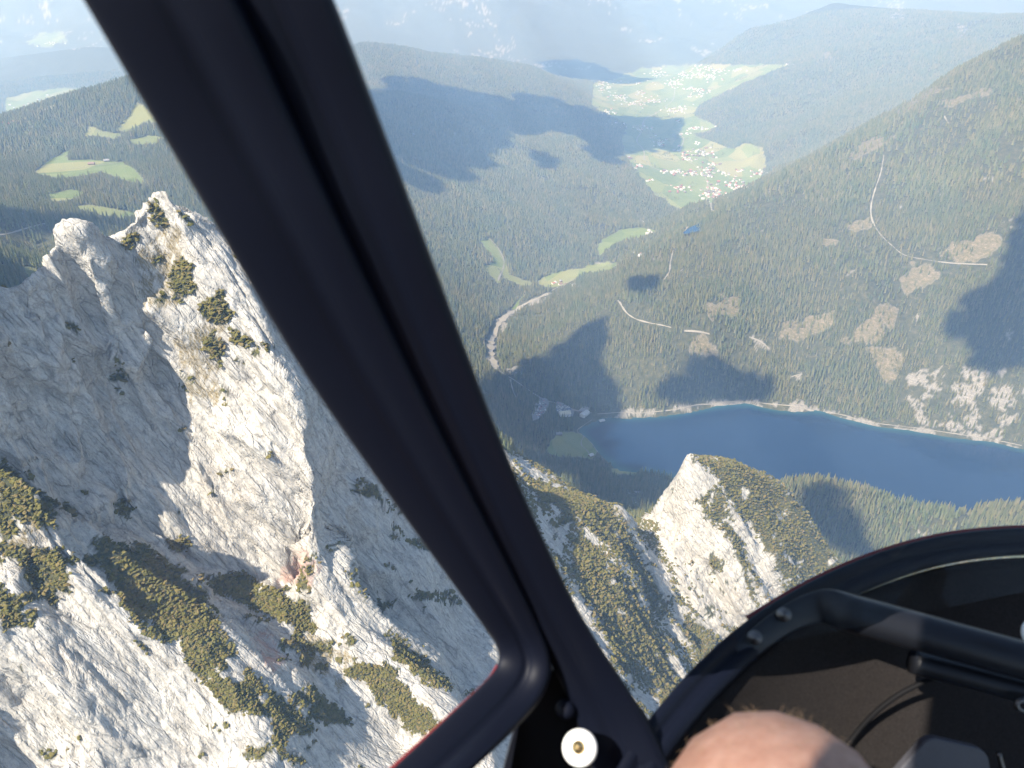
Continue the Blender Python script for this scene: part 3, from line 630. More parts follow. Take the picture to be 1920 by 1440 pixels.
def scatter(name, P, scale, rotz, kindidx, templates, label, cat):
    me = bpy.data.meshes.new(name); me.vertices.add(len(P)); me.vertices.foreach_set('co', np.asarray(P, np.float32).ravel())
    for nm, typ, arr in (('sc', 'FLOAT_VECTOR', scale), ('rot', 'FLOAT_VECTOR', rotz), ('pick', 'INT', kindidx)):
        a = me.attributes.new(nm, typ, 'POINT')
        a.data.foreach_set('vector' if typ == 'FLOAT_VECTOR' else 'value', np.asarray(arr, np.float32 if typ == 'FLOAT_VECTOR' else np.int32).ravel())
    me.update(); o = bpy.data.objects.new(name, me); COL.objects.link(o)
    g = bpy.data.node_groups.new(name+'_nodes', 'GeometryNodeTree')
    g.interface.new_socket('Geometry', in_out='INPUT', socket_type='NodeSocketGeometry'); g.interface.new_socket('Geometry', in_out='OUTPUT', socket_type='NodeSocketGeometry')
    gi = g.nodes.new('NodeGroupInput'); go = g.nodes.new('NodeGroupOutput'); j = g.nodes.new('GeometryNodeJoinGeometry')
    def na(n, t):
        q = g.nodes.new('GeometryNodeInputNamedAttribute'); q.data_type = t; q.inputs[0].default_value = n; return q.outputs[0]
    sc_, ro_, pk = na('sc', 'FLOAT_VECTOR'), na('rot', 'FLOAT_VECTOR'), na('pick', 'INT')
    for k, tpl in enumerate(templates):
        oi = g.nodes.new('GeometryNodeObjectInfo'); oi.inputs[0].default_value = tpl; oi.transform_space = 'ORIGINAL'; oi.inputs['As Instance'].default_value = True
        cp = g.nodes.new('FunctionNodeCompare'); cp.data_type = 'INT'; cp.operation = 'EQUAL'
        g.links.new(pk, cp.inputs[2]); cp.inputs[3].default_value = k
        ip = g.nodes.new('GeometryNodeInstanceOnPoints'); e2r = g.nodes.new('FunctionNodeEulerToRotation'); g.links.new(ro_, e2r.inputs[0])
        g.links.new(gi.outputs[0], ip.inputs['Points']); g.links.new(cp.outputs[0], ip.inputs['Selection'])
        g.links.new(oi.outputs['Geometry'], ip.inputs['Instance']); g.links.new(e2r.outputs[0], ip.inputs['Rotation']); g.links.new(sc_, ip.inputs['Scale'])
        g.links.new(ip.outputs[0], j.inputs[0])
    g.links.new(j.outputs[0], go.inputs[0])
    md = o.modifiers.new('scatter', 'NODES'); md.node_group = g
    return tag(o, label, cat, kind='stuff')
crowns = [spruce_mesh('crown', k, 25.0, (3.1, 3.6, 2.7)[k], (7, 8, 7)[k], 5) for k in range(3)]
farcrowns = [spruce_mesh('far_crown', 10+k, 25.0, 4.2, 3, 4) for k in range(2)]
trunk = trunk_mesh(25.0, 0.4)
# candidate places for trees, spacing growing with distance
TP = []
for d0, d1, stp in ((700, 2000, 6.0), (2000, 3000, 6.6), (3000, 4500, 8.0), (4500, 6500, 10.0), (6500, 9500, 14.0)):
    xs = np.arange(-0.80*d1, 0.80*d1, stp); ys = np.arange(d0*0.6, d1, stp)
    gx, gy = np.meshgrid(xs, ys); gx = gx+rng.uniform(-.48, .48, gx.shape)*stp; gy = gy+rng.uniform(-.48, .48, gy.shape)*stp
    r = np.hypot(gx, gy); m = (r >= d0) & (r < d1) & (gx > -0.78*gy) & (gx < 0.98*gy); TP.append(np.c_[gx[m], gy[m], np.full(m.sum(), stp)])
TP = np.vstack(TP); tz = height(TP[:, 0], TP[:, 1])
PT = np.c_[TP[:, :2], tz]; tu, tv = project(PT); mu, mv = project(PT+[0, 0, 12.0])
ok = (tu > -60) & (tu < 1990) & (tv > -20) & (tv < 1120)
ok &= ~inpoly(TP[:, 0], TP[:, 1], LP) & (tz > np.where(TP[:, 1] < 2150, 1.2, -400))
dT = np.hypot(TP[:, 0], TP[:, 1])
ok &= (dT > 1010) | ((dT > 760) & (TP[:, 0] < 0))
hedge = inpoly(tu, tv, VALLEY) & (TP[:, 1] > 4000) & (np.abs(fbm2(TP[:, 0], TP[:, 1], 320, 3, 88)) < 0.035) & (rng.random(len(TP)) < .5)
ok0 = ok.copy()
for poly, y0, y1 in MEADOWS:
    cnd = (TP[:, 1] > y0) & (TP[:, 1] < y1); ok &= ~(cnd & (inpoly(tu, tv, poly) | inpoly(mu, mv, poly)))
ok |= hedge & ok0
nju = vnoise2(TP[:, 0]/25, TP[:, 1]/25, 57)*14 + vnoise2(TP[:, 0]/70, TP[:, 1]/70, 47)*14; njv = vnoise2(TP[:, 0]/25+9, TP[:, 1]/25, 58)*8 + vnoise2(TP[:, 0]/70, TP[:, 1]/70+9, 48)*8
for poly in OPENPX: ok &= ~((TP[:, 1] > 1300) & (inpoly(tu, tv, poly) | inpoly(mu, mv, poly)))
thin = np.zeros(len(TP), bool)
for poly in CLEAR: k_ = pk_(poly); thin |= (inpoly(tu+nju*k_, tv+njv*k_, poly) | inpoly(mu+nju*k_, mv+njv*k_, poly)) & (TP[:, 1] > 1100)
ok &= ~(thin & (rng.random(len(TP)) < 0.74))
thin = np.zeros(len(TP), bool)
for poly in SCREE: k_ = pk_(poly); thin |= (inpoly(tu+nju*k_, tv+njv*k_, poly) | inpoly(mu+nju*k_, mv+njv*k_, poly)) & (TP[:, 1] > 1100)
ok &= ~(thin & (rng.random(len(TP)) < 0.68))
dens = fbm2(TP[:, 0], TP[:, 1], 150, 5, 81, 0.65)
openf = np.where((TP[:, 0] > 250) & (TP[:, 1] < 4000), 0.10, 0.34)
ok &= ~((dens > openf) & (rng.random(len(TP)) < 0.75))
ok &= rng.random(len(TP)) < 0.93
for P, wd in CORR:
    lo, hi = P.min(0)-40, P.max(0)+40
    bb = np.nonzero((TP[:, 0] > lo[0]) & (TP[:, 0] < hi[0]) & (TP[:, 1] > lo[1]) & (TP[:, 1] < hi[1]) & ok)[0]
    if len(bb) == 0: continue
    dm = np.full(len(bb), 1e9)
    for sh in (0, 7, 13):
        D = np.sqrt(((TP[bb, None, :2]-(P[None]+[0, -sh]))**2).sum(-1)).min(1); dm = np.minimum(dm, D)
    ok[bb[dm < wd*0.5+3.0]] = False
TP, PT, tu, tv, dT = TP[ok], PT[ok], tu[ok], tv[ok], dT[ok]
hedge = hedge[ok]
hs = np.where(hedge, .5, 1.0)*np.clip(rng.normal(0.95, 0.28, len(TP)), 0.35, 1.55)*(0.85+0.3*fbm2(TP[:, 0], TP[:, 1], 200, 3, 83)) * np.where(PT[:, 2] > 560, 0.85, 1.0)
wds = hs*rng.uniform(0.85, 1.2, len(TP))*np.clip(TP[:, 2]/7.0, 0.95, 1.7)
rots = np.c_[np.zeros(len(TP)), np.zeros(len(TP)), rng.uniform(0, 6.28, len(TP))]
PT[:, 2] -= 0.6
# the largest 300 spruces that show, each a thing of its own
TREE_LABELS = {'ridge': 'sunlit spruce in the stand on the ridge between the white peak and the lake', 'alm': 'spruce in the wood behind the white massif on the far left'}
inframe = (tu > 5) & (tu < 1915) & (tv > 5)
rim_v = np.interp(tu, [1210, 1300, 1400, 1500, 1600, 1700, 1800, 1920], [1352, 1250, 1160, 1100, 1052, 1018, 997, 988])
onridge = inframe & (tu > 1480) & (tv < rim_v-2) & (dT < 1700) & (PT[:, 1] < 1460)
onalm = inframe & (tu < 240) & (dT < 1900) & (tv > 425) & (tv < 530)
size = hs/dT; idx = []
for m, n in ((onridge, 240), (onalm, 60)):
    bins_ = [m & (tu >= a0) & (tu < b0) for a0, b0 in (((1480, 1592), (1592, 1704), (1704, 1816), (1816, 1916)) if n == 240 else ((5, 100), (100, 240)))]; got = []
    for q_ in bins_: c_ = np.nonzero(q_)[0]; got += list(c_[np.argsort(-size[c_])[:n//len(bins_)]])
    idx.append(got)
single = np.zeros(len(TP), bool); tmpl = None
for key, ids in zip(('ridge', 'alm'), idx):
    for i in ids:
        single[i] = True; e = empty('spruce_tree', PT[i]); e.scale = (wds[i], wds[i], hs[i]); e.rotation_euler = (0, 0, rots[i, 2])
        seg_ = ('on the sunlit ridge wood right behind the white peak', 'on the ridge wood where its top edge dips to the lake', 'in the sunlit ridge wood just above the cabin rim', 'in the ridge wood near the right edge')[min(3, int((tu[i]-1480)/112))] if key == 'ridge' else ('in the wood at the far left edge beside the massif', 'in the wood behind the summit saddle of the massif')[int(tu[i] > 100)]
        tag(e, ('tall ' if hs[i] > 1.05 else 'medium ' if hs[i] > .85 else 'short ')+'spruce '+seg_, 'tree', 'spruces '+seg_)
        cr = bpy.data.objects.new('crown', crowns[i % 3]); COL.objects.link(cr); cr.parent = e
        tr = bpy.data.objects.new('trunk', trunk); COL.objects.link(tr); tr.parent = e
TPL = COL  # crowns used by the scattered forest
def hidden_template(me):
    o = bpy.data.objects.new(me.name, me); return o
tnear = [hidden_template(m) for m in crowns]; tfar = [hidden_template(m) for m in farcrowns]
rest = ~single
def forest_obj(name, m, label, far):
    m = m & rest; n = int(m.sum()); 
    if n == 0: return
    tp = tfar if far else tnear
    scatter(name, PT[m], np.c_[wds[m], wds[m], hs[m]], rots[m], rng.integers(0, len(tp), n), tp, label, 'forest')
nearF = dT < 3000; leftF = PT[:, 0] < 0.012*PT[:, 1]-10
ridgeF = (PT[:, 1] < 1560) & (PT[:, 0] > 250)
forest_obj('lake_ridge_forest', ridgeF, 'pale sunlit spruce wood on the ridge before the lake', False)
forest_obj('lake_slope_forest', nearF & ~leftF & ~ridgeF, 'dense spruce forest on the slopes above the far lake shore', False)
forest_obj('hillside_forest', nearF & leftF & ~ridgeF, 'bluish spruce forest on the left hillside and alm', False)
forest_obj('distant_forest', ~nearF & ~leftF, 'far conifer forest on the right side of the valley', True)
forest_obj('distant_hill_forest', ~nearF & leftF, 'far conifer forest on the hill left of the valley', True)
print('trees', len(TP))
# dwarf pine on the rock, placed on the rock surface itself
a_ = np.gradient(G, axis=0); b_ = np.gradient(G, axis=1); area = np.linalg.norm(np.cross(a_, b_), axis=-1)
vis = (U > -30) & (U < 1950) & (Vp > 300) & (Vp < 1480) & (dist < 1120)
pine_extra &= ~(inpoly(U, Vp, [(1235,860),(1285,845),(1350,895),(1300,945),(1345,990),(1375,1020),(1425,1165),(1330,1180),(1235,1020)]) & (dist > 700))
spac = np.clip(dist/300*1.05, 0.95, 2.6)
prob = area/spac**2*np.where(pine, 1.0, np.where(pine_extra, 0.5, 0.0))
scat = (rock_near > 0.3) & (N[..., 2] > 0.35) & (rng.random(U.shape) < 0.0)
pick = vis & (rng.random(U.shape) < prob)
# also loose pines in the mixed zone below the ridge
low = vis & (dist > 560) & ~pine & (N[..., 2] > 0.5) & (fbm2(X_, Y_, 40, 3, 85) > -0.28) & (X_ > 0)
hface = inpoly(U, Vp, [(1235,860),(1285,845),(1350,895),(1300,945),(1345,990),(1375,1020),(1425,1165),(1330,1180),(1235,1020)]) | inpoly(U, Vp, [(1355,930),(1372,940),(1392,975),(1420,1010),(1450,1060),(1475,1130),(1435,1150),(1395,1020)])
low &= ~(hface & (rng.random(U.shape) < .93))
pick |= low & (rng.random(U.shape) < area/7.0*0.8)
BP = G[pick]; bd = dist[pick]; bs = rng.uniform(0.62, 1.2, len(BP))*np.clip(bd/300*1.0, 0.95, 2.1)
BN = N[pick]; jv_ = rng.normal(0, 1, BP.shape)*spac[pick][:, None]*0.6; BP = BP+jv_-BN*(jv_*BN).sum(1, keepdims=True)
tilt = np.c_[-BN[:, 1]*0.55+rng.normal(0, .25, len(BP)), BN[:, 0]*0.55+rng.normal(0, .25, len(BP)), rng.uniform(0, 6.28, len(BP))]
bscale = np.c_[bs*rng.uniform(.8, 1.3, len(BP)), bs*rng.uniform(.8, 1.3, len(BP)), bs*rng.uniform(.5, .95, len(BP))]
bushes = [bush_mesh('dwarf_pine', k) for k in range(3)]; tb = [hidden_template(m) for m in bushes]
bu, bv = project(BP)
loose = (~pine[pick]) & (bu > 5) & (bu < 700) & (bv < 1400) & (bd < 560)
li = np.nonzero(loose)[0]; rng.shuffle(li); li = li[:150]
ind = np.zeros(len(BP), bool)
for i in li:
    o = bpy.data.objects.new('dwarf_pine_bush', bushes[i % 3]); COL.objects.link(o); o.location = BP[i]; o.scale = bscale[i]*1.25; o.rotation_euler = tilt[i]
    pl_ = ('near the skyline of the left massif' if bv[i] < 560 else 'on the grey wall left of the sunlit rib' if bu[i] < 330 and bv[i] < 900 else 'on the shaded wall right of the sunlit rib' if bv[i] < 1050 and bu[i] >= 330 else 'on the pale slabs at the lower left' if bu[i] < 330 else 'on the shaded slope above the door sill')
    tag(o, 'small dark pine bush growing alone '+pl_, 'bush', 'lone bushes '+pl_); ind[i] = True
lft = (BP[:, 0] < 0.02*BP[:, 1])
for nm, m, lab in (('pine_thicket', lft & ~ind, 'olive dwarf pine thicket covering the ledges of the left massif'), ('pine_cover', ~lft & ~ind, 'dwarf pine cover on the ridge and peak in front of the lake')):
    if m.sum(): scatter(nm, BP[m], bscale[m], tilt[m], rng.integers(0, 3, int(m.sum())), tb, lab, 'pine thicket')
print('bushes', len(BP))

# ------------------------------------------------------------------ houses and cars
def house_mesh(L, W, H, R_, roofm, wallm):
    V = [(-L, -W, -1.5), (L, -W, -1.5), (L, W, -1.5), (-L, W, -1.5), (-L, -W, H), (L, -W, H), (L, W, H), (-L, W, H), (-L, 0, H+R_), (L, 0, H+R_)]
    F = [(0, 1, 5, 4), (2, 3, 7, 6), (1, 2, 6, 9, 5), (3, 0, 4, 8, 7)]
    e = 0.9; k = R_/W; z0 = H-e*k+.25
    V += [(-L-e, -W-e, z0), (L+e, -W-e, z0), (L+e, 0, H+R_+.3), (-L-e, 0, H+R_+.3), (-L-e, W+e, z0), (L+e, W+e, z0)]
    V += [(-L-e, -W-e, z0+.35), (L+e, -W-e, z0+.35), (L+e, 0, H+R_+.65), (-L-e, 0, H+R_+.65), (-L-e, W+e, z0+.35), (L+e, W+e, z0+.35)]
    F += [(10, 13, 12, 11), (13, 14, 15, 12), (16, 17, 18, 19), (19, 18, 21, 20), (10, 11, 17, 16), (15, 14, 20, 21), (11, 12, 18, 17), (12, 15, 21, 18), (13, 10, 16, 19), (14, 13, 19, 20)]
    me = bpy.data.meshes.new('house'); me.from_pydata(V, [], F); me.materials.append(wallm); me.materials.append(roofm)
    me.polygons.foreach_set('material_index', np.array([0]*4+[1]*10, np.int32)); me.update(); return me
wallW = plain('white_render', (0.72, 0.70, 0.66), 0.9, 0, 0.2, 0.05, 1); wallB = plain('timber_wall', (0.20, 0.13, 0.08), 0.9, 0, 0.2, 0.2, 2)
roofs = [plain('grey_roof', (0.26, 0.25, 0.25), 0.8, 0, 0.3, 0.1, 1), plain('brown_roof', (0.20, 0.13, 0.10), 0.8, 0, 0.3, 0.1, 1), plain('red_roof', (0.34, 0.14, 0.10), 0.8, 0, 0.3, 0.1, 1), plain('pale_roof', (0.48, 0.47, 0.46), 0.7, 0, 0.3, 0.1, 1)]
houses = [house_mesh(random.uniform(6, 10), random.uniform(5, 7), random.uniform(5, 7), random.uniform(2.5, 4), roofs[k % 4], wallW if k % 5 else wallB) for k in range(12)]
CL = [(1000,900,150,40,34),(900,950,70,40,10),(1100,1050,60,70,36),(950,1080,140,28,30),(1150,1270,90,70,64),(1350,1200,90,55,55),(750,1070,120,12,22),(560,1150,40,10,6),(850,1220,100,28,22),(1560,1080,70,36,24),(1250,1090,30,12,7),(1370,1060,40,12,8),(1000,820,20,16,7),(790,880,20,10,4),(640,800,80,28,16),(470,1020,40,18,11),(380,950,50,12,8),(850,730,60,12,8),(1000,680,120,12,16),(830,620,30,12,7),(800,510,120,28,36),(600,430,80,28,28),(450,460,90,22,24),(300,400,80,36,34),(140,300,60,45,34),(500,370,50,18,12),(190,530,60,22,12),(780,270,70,28,38),(1060,180,130,55,100),(900,200,60,28,22),(650,190,80,36,26),(900,325,90,12,18),(1050,340,60,18,18),(960,380,50,18,10),(1300,160,130,10,16),(1820,100,40,12,8),(250,650,150,30,16),(450,270,150,15,12),(480,690,60,15,10)]
HP = []
for (x, y, sx, sy, n) in CL:
    for _ in range(n):
        u, v = 1100+random.gauss(x, sx*0.6)/4.8, 100+random.gauss(y, sy*0.6)/4.8
        HP.append((u, v))
for (u, v, su, sv, n) in ((1205,424,22,4,9),(1212,436,6,3,3),(1045,532,14,4,6),(1075,536,14,4,5),(1287,448,6,3,3),(1192,478,8,2,3),(95,82,20,4,14),(20,238,30,8,10),(60,195,60,14,12)):
    for _ in range(n): HP.append((random.gauss(u, su*.6), random.gauss(v, sv*.6)))
HW = []
for u, v in HP:
    g = ground(u, v, 1200.0)
    if g[1] < 2000 or g[2] > 900: continue
    if any((g[0]-q[0])**2+(g[1]-q[1])**2 < 15**2 for q in HW): continue
    HW.append(g)
HW.sort(key=lambda g: math.hypot(g[0], g[1]))
Vh, Fh, Mh = [], [], []
for k, g in enumerate(HW):
    me = houses[random.randrange(12)]; rz = random.choice((0.3, 0.3+math.pi/2))+random.gauss(0, .25); s = random.uniform(.85, 1.25)
    if k < 300:
        o = bpy.data.objects.new('house', me); COL.objects.link(o); o.location = g; o.rotation_euler = (0, 0, rz); o.scale = (s, s, s)
        hu, hv_ = project(np.array(g)); rn = me.materials[1].name.split('_')[0]
        pl_ = ('in the clearing left of the small lake' if hu < 1180 and hv_ > 400 else 'in the hamlet on the green clearing above the small lake' if hv_ > 400 else 'in the village at the near end of the valley' if hv_ > 350 else 'along the road on the right of the valley meadows' if hu > 1320 and hv_ > 290 else 'in the middle village on the valley meadows' if hv_ > 270 else 'in the shaded hamlet left of the valley' if hu < 1215 else 'in the hazy upper village') if hu > 700 else 'on the alpine pastures at the far left'
        tag(o, f'{rn} roofed house '+pl_, 'house', f'{rn} roofed houses '+pl_)
    else:
        b = len(Vh); cs, sn = math.cos(rz)*s, math.sin(rz)*s
        for v in me.vertices: Vh.append((g[0]+v.co.x*cs-v.co.y*sn, g[1]+v.co.x*sn+v.co.y*cs, g[2]+v.co.z*s))
        rm_ = roofs.index(me.materials[1])
        for pl in me.polygons: Fh.append([b+i for i in pl.vertices]); Mh.append(0 if pl.material_index == 0 else 1+rm_)
if Fh: tag(mesh_obj('distant_village', Vh, Fh, [wallW]+roofs, mi=Mh), 'mass of tiny houses in the hazy far part of the valley', 'village', kind='stuff')
print('houses', len(HW))

# buildings, boats and cars at the lake end
def gpt(u, v): return ground(u, v, 1150.0)
def building(name, u, v, L, W, H, R_, rz, wall, roof, label, cat='building'):
    g = gpt(u, v); o = bpy.data.objects.new(name, None); COL.objects.link(o); o.location = g; o.rotation_euler = (0, 0, rz); me = house_mesh(L, W, H, R_, roof, wall)
    vs = [v_.co.copy() for v_ in me.vertices]; fs = [tuple(p_.vertices) for p_ in me.polygons]
    mesh_obj('wall', [tuple(c_) for c_ in vs[:10]], fs[:4], [wall], o); rf = mesh_obj('roof', [tuple(c_) for c_ in vs[10:]], [tuple(i-10 for i in f) for f in fs[4:]], [roof], o)
    mesh_obj('chimney', [(x+L*.3, y+W*.3, z) for z in (H, H+R_+1.2) for y in (-.5, .5) for x in (-.5, .5)], [(4, 5, 7, 6), (0, 1, 5, 4), (2, 6, 7, 3), (0, 4, 6, 2), (1, 3, 7, 5)], [wallW], rf)
    for k in range(3):
        for sgn in (-1, 1): mesh_obj('window', [(x+(k-1)*L*.55, sgn*(W+.02)+y, z) for z in (H*.35, H*.35+1.8) for y in (-.05, .05) for x in (-.9, .9)], [(0, 1, 5, 4), (2, 6, 7, 3), (4, 5, 7, 6), (0, 2, 3, 1), (0, 4, 6, 2), (1, 3, 7, 5)], [blackglass], o)
    tag(o, label, cat)
blackglass = plain('window_glass', (0.03, 0.04, 0.05), 0.15, 0, 0.5)
building('hotel', 1059, 779, 16, 9, 9, 5, .2, wallW, plain('cream_roof', (0.55, 0.50, 0.38), 0.8, 0, .3, .1, 1), 'cream roofed inn beside the upper car park at the lake end')
building('inn', 1096, 779, 14, 8, 8, 4, .9, wallW, roofs[3], 'white fronted inn at the corner of the lake')
building('cable_car_station', 1095, 772, 15, 11, 6, 3, 1.0, wallB, roofs[0], 'dark grey roofed station building behind the lakeside inn')
building('boathouse', 1128, 791, 8, 5, 4, 2.5, .4, wallB, roofs[3], 'small boathouse with landing stage on the lake corner')
building('hut', 1048, 815, 8, 5, 4, 3, .1, wallB, roofs[0], 'grey hut at the upper edge of the shaded meadow', 'hut')
building('hut', 1108, 856, 6, 5, 4, 3, .6, wallB, roofs[3], 'little hut at the end of the meadow path', 'hut')
building('chalet', 172, 309, 9, 6, 4, 3, .2, wallB, roofs[1], 'brown chalet beside the track on the alpine pasture', 'chalet')
building('chalet', 200, 303, 8, 5, 4, 3, .5, wallB, roofs[0], 'grey roofed chalet in the middle of the alpine pasture', 'chalet')
def lot(name, px, label):
    P = np.array([gpt(u, v)[:2] for u, v in px]); c0 = P.mean(0); V = [(c0[0], c0[1], float(height(c0[0], c0[1]))+1.0)]; n = 24; Q = np.vstack([P, P[:1]]); L = np.r_[0, np.cumsum(np.linalg.norm(np.diff(Q, axis=0), axis=1))]
    t = np.linspace(0, L[-1], n, endpoint=False); R2 = np.c_[np.interp(t, L, Q[:, 0]), np.interp(t, L, Q[:, 1])]
    for f in (.5, 1.0):
        for q in R2: q = c0+(q-c0)*f; V.append((q[0], q[1], float(height(q[0], q[1]))+1.0))
    F = [(0, 1+k, 1+(k+1) % n) for k in range(n)]+[(1+k, 1+n+k, 1+n+(k+1) % n, 1+(k+1) % n) for k in range(n)]
    tag(mesh_obj(name, V, F, [plain('asphalt_lot', (0.20, 0.20, 0.20), .9, 0, .2, .15, .4)]), label, kind='structure'); return P
LOTS = [lot('car_park', LOTPX[0], 'long car park in the shaded wood at the lake end'), lot('car_park', LOTPX[1], 'car park around the cream roofed inn')]
carV = [(-2.2,-.9,.3),(2.2,-.9,.3),(2.2,.9,.3),(-2.2,.9,.3),(-2.2,-.9,.85),(2.2,-.9,.8),(2.2,.9,.8),(-2.2,.9,.85),(-1.9,-.75,1.45),(.5,-.75,1.45),(.5,.75,1.45),(-1.9,.75,1.45),(1.25,-.82,.9),(1.25,.82,.9),(-2.15,-.82,.9),(-2.15,.82,.9)]
carF = [(0,1,5,4),(1,2,6,5),(2,3,7,6),(3,0,4,7),(4,5,12,14),(5,6,13,12),(6,7,15,13),(7,4,14,15),(14,12,9,8),(12,13,10,9),(13,15,11,10),(15,14,8,11),(8,9,10,11)]
cars = []
for nm, cc in (('white', (.75,.75,.75)), ('black', (.03,.03,.035)), ('silver', (.45,.46,.48)), ('red', (.4,.03,.03)), ('blue', (.05,.10,.3))):
    me = bpy.data.meshes.new('car'); me.from_pydata(carV, [], carF); me.materials.append(plain(nm+'_paint', cc, .3, 0, .5)); me.materials.append(blackglass)
    me.polygons.foreach_set('material_index', np.array([0]*8+[1]*4+[0], np.int32)); cars.append((nm, me))
for li_, P in enumerate(LOTS):
    lo, hi = P.min(0), P.max(0); m = 0
    ax_ = (P[len(P)//2]-P[0]); an = math.atan2(ax_[1], ax_[0])
    dr = np.array([math.cos(an), math.sin(an)]); dp = np.array([-dr[1], dr[0]]); c0 = P.mean(0)
    for a_i in np.arange(-90, 90, 3.1):
        for row in (-20, -13, -4, 3, 12, 19):
            q = c0+dr*a_i+dp*row
            if not inpoly(q[:1], q[1:], P)[0] or rng.random() < .45 or m > (80 if li_ == 0 else 40): continue
            nm, me = cars[rng.choice(5, p=(.34,.2,.26,.1,.1))]; o = bpy.data.objects.new('car', me); COL.objects.link(o)
            o.location = (q[0], q[1], float(height(q[0], q[1]))+1.05); o.rotation_euler = (0, 0, an+math.pi/2+rng.normal(0, .04)); m += 1
            pl_ = 'in the long shaded car park by the lake end' if li_ == 0 else 'in the car park by the cream roofed inn'
            tag(o, f'{nm} car parked '+pl_, 'car', f'{nm} cars '+pl_)

# ------------------------------------------------------------------ unseen clouds, shaped to cast the shadows on the slopes, and haze
SHADE = [
 [(1478,912),(1530,915),(1560,938),(1590,965),(1615,1010),(1630,1050),(1560,1060),(1500,970)],  # added caster, stands in for the white peak's shadow on the wooded ridge
 [(905,712),(960,706),(990,690),(1000,668),(1060,645),(1075,632),(1120,628),(1132,660),(1130,700),(1150,725),(1168,750),(1172,765),(1120,785),(1060,790),(1010,770),(960,745),(905,740)],
 [(900,722),(1170,765),(1150,790),(1120,840),(1140,880),(1280,897),(1265,965),(1150,965),(1090,915),(1000,905),(940,820)],  # added caster, spreads the range's shade over the west end of the lake
 [(1245,735),(1255,705),(1290,690),(1330,668),(1350,690),(1410,700),(1425,720),(1425,748),(1340,752),(1250,762)],
 [(1960,360),(1900,420),(1895,470),(1870,530),(1800,570),(1770,610),(1760,660),(1800,690),(1860,690),(1960,680)],
 [(745,200),(780,168),(860,165),(900,185),(1000,190),(1060,205),(1110,225),(1160,260),(1175,300),(1165,310),(1120,300),(1060,255),(1000,245),(935,250),(920,275),(870,310),(850,340),(760,352),(680,350),(630,260),(680,170)],
 [(1010,120),(1060,112),(1100,118),(1150,135),(1200,150),(1240,150),(1180,157),(1110,152),(1060,142)],
 [(1110,215),(1170,210),(1200,222),(1240,220),(1290,225),(1270,250),(1255,280),(1215,290),(1165,270)],
 [(1165,545),(1190,527),(1235,525),(1230,545),(1190,560)],
 [(990,280),(1020,295),(1050,305),(1040,325),(1000,315)],
 [(0,395),(60,410),(150,415),(255,420),(200,440),(60,447),(0,447)]]
cloud_m = plain('cloud_white', (0.85, 0.86, 0.88), 1.0, 0, 0.0, 0.04, 0.01)
def ico():
    t = (1+5**.5)/2; V = np.array([(-1,t,0),(1,t,0),(-1,-t,0),(1,-t,0),(0,-1,t),(0,1,t),(0,-1,-t),(0,1,-t),(t,0,-1),(t,0,1),(-t,0,-1),(-t,0,1)])/math.sqrt(1+t*t)
    F = np.array([(0,11,5),(0,5,1),(0,1,7),(0,7,10),(0,10,11),(1,5,9),(5,11,4),(11,10,2),(10,7,6),(7,1,8),(3,9,4),(3,4,2),(3,2,6),(3,6,8),(3,8,9),(4,9,5),(2,4,11),(6,2,10),(8,6,7),(9,8,1)]); return V, F
IV, IF = ico()
for poly in SHADE:
    c_p = np.mean(poly, 0); poly = smooth_closed(poly, 2); ang_ = np.arctan2(poly[:, 1]-c_p[1], poly[:, 0]-c_p[0]); poly = c_p+(poly-c_p)*(1+0.16*np.sin(ang_*3+c_p[0])+0.12*np.sin(ang_*7+c_p[1])+rng.uniform(-.06, .06, len(poly)))[:, None]
    g = np.array([ground(u, v, 1080.0) for u, v in poly]); L = (2700.0-g[:, 2])/TO_SUN[2]
    q = (g + TO_SUN*L[:, None])[:, :2]; lo, hi = q.min(0), q.max(0); ext = math.sqrt(max((hi-lo).prod(), 1)); st = max(26.0, ext/26)
    xx, yy = np.meshgrid(np.arange(lo[0], hi[0], st), np.arange(lo[1], hi[1], st)); m = inpoly(xx, yy, q)
    pts = np.c_[xx[m], yy[m]]+rng.uniform(-.35, .35, (int(m.sum()), 2))*st
    if len(pts) == 0: pts = q.mean(0)[None]
    V = []; F = []
    for k, (x, y) in enumerate(pts):
        r = st*rng.uniform(0.75, 1.0); V.append(IV*np.array([r, r, r*rng.uniform(.8, 1.6)])*rng.uniform(.9, 1.1, (12, 1))+[x, y, 2700+r*rng.uniform(.2, 1.6)]); F.append(IF+12*k)
    tag(mesh_obj('cloud', np.vstack(V), np.vstack(F), [cloud_m], smooth=True), kind='structure')
HZ = bpy.data.materials.new('haze_air'); HZ.use_nodes = True; ht = HZ.node_tree; ht.nodes.clear()
ho = ht.nodes.new('ShaderNodeOutputMaterial'); hv = ht.nodes.new('ShaderNodeVolumePrincipled'); ht.links.new(hv.outputs[0], ho.inputs['Volume'])
hv.inputs['Absorption Color'].default_value = (1, 1, 1, 1); hv.inputs['Color'].default_value = (0.38, 0.61, 1.0, 1); hv.inputs['Density'].default_value = 1.05e-4; hv.inputs['Anisotropy'].default_value = 0.0
hx0, hx1, hy0, hy1, hz0, hz1 = -46000, 46000, -20000, 46000, -420, 1560
V = [(x, y, z) for z in (hz0, hz1) for y in (hy0, hy1) for x in (hx0, hx1)]
hz = mesh_obj('haze', V, [(0, 2, 3, 1), (4, 5, 7, 6), (0, 1, 5, 4), (2, 6, 7, 3), (0, 4, 6, 2), (1, 3, 7, 5)], [HZ])
tag(hz, 'thin blue mountain haze filling the valley air', kind='stuff')

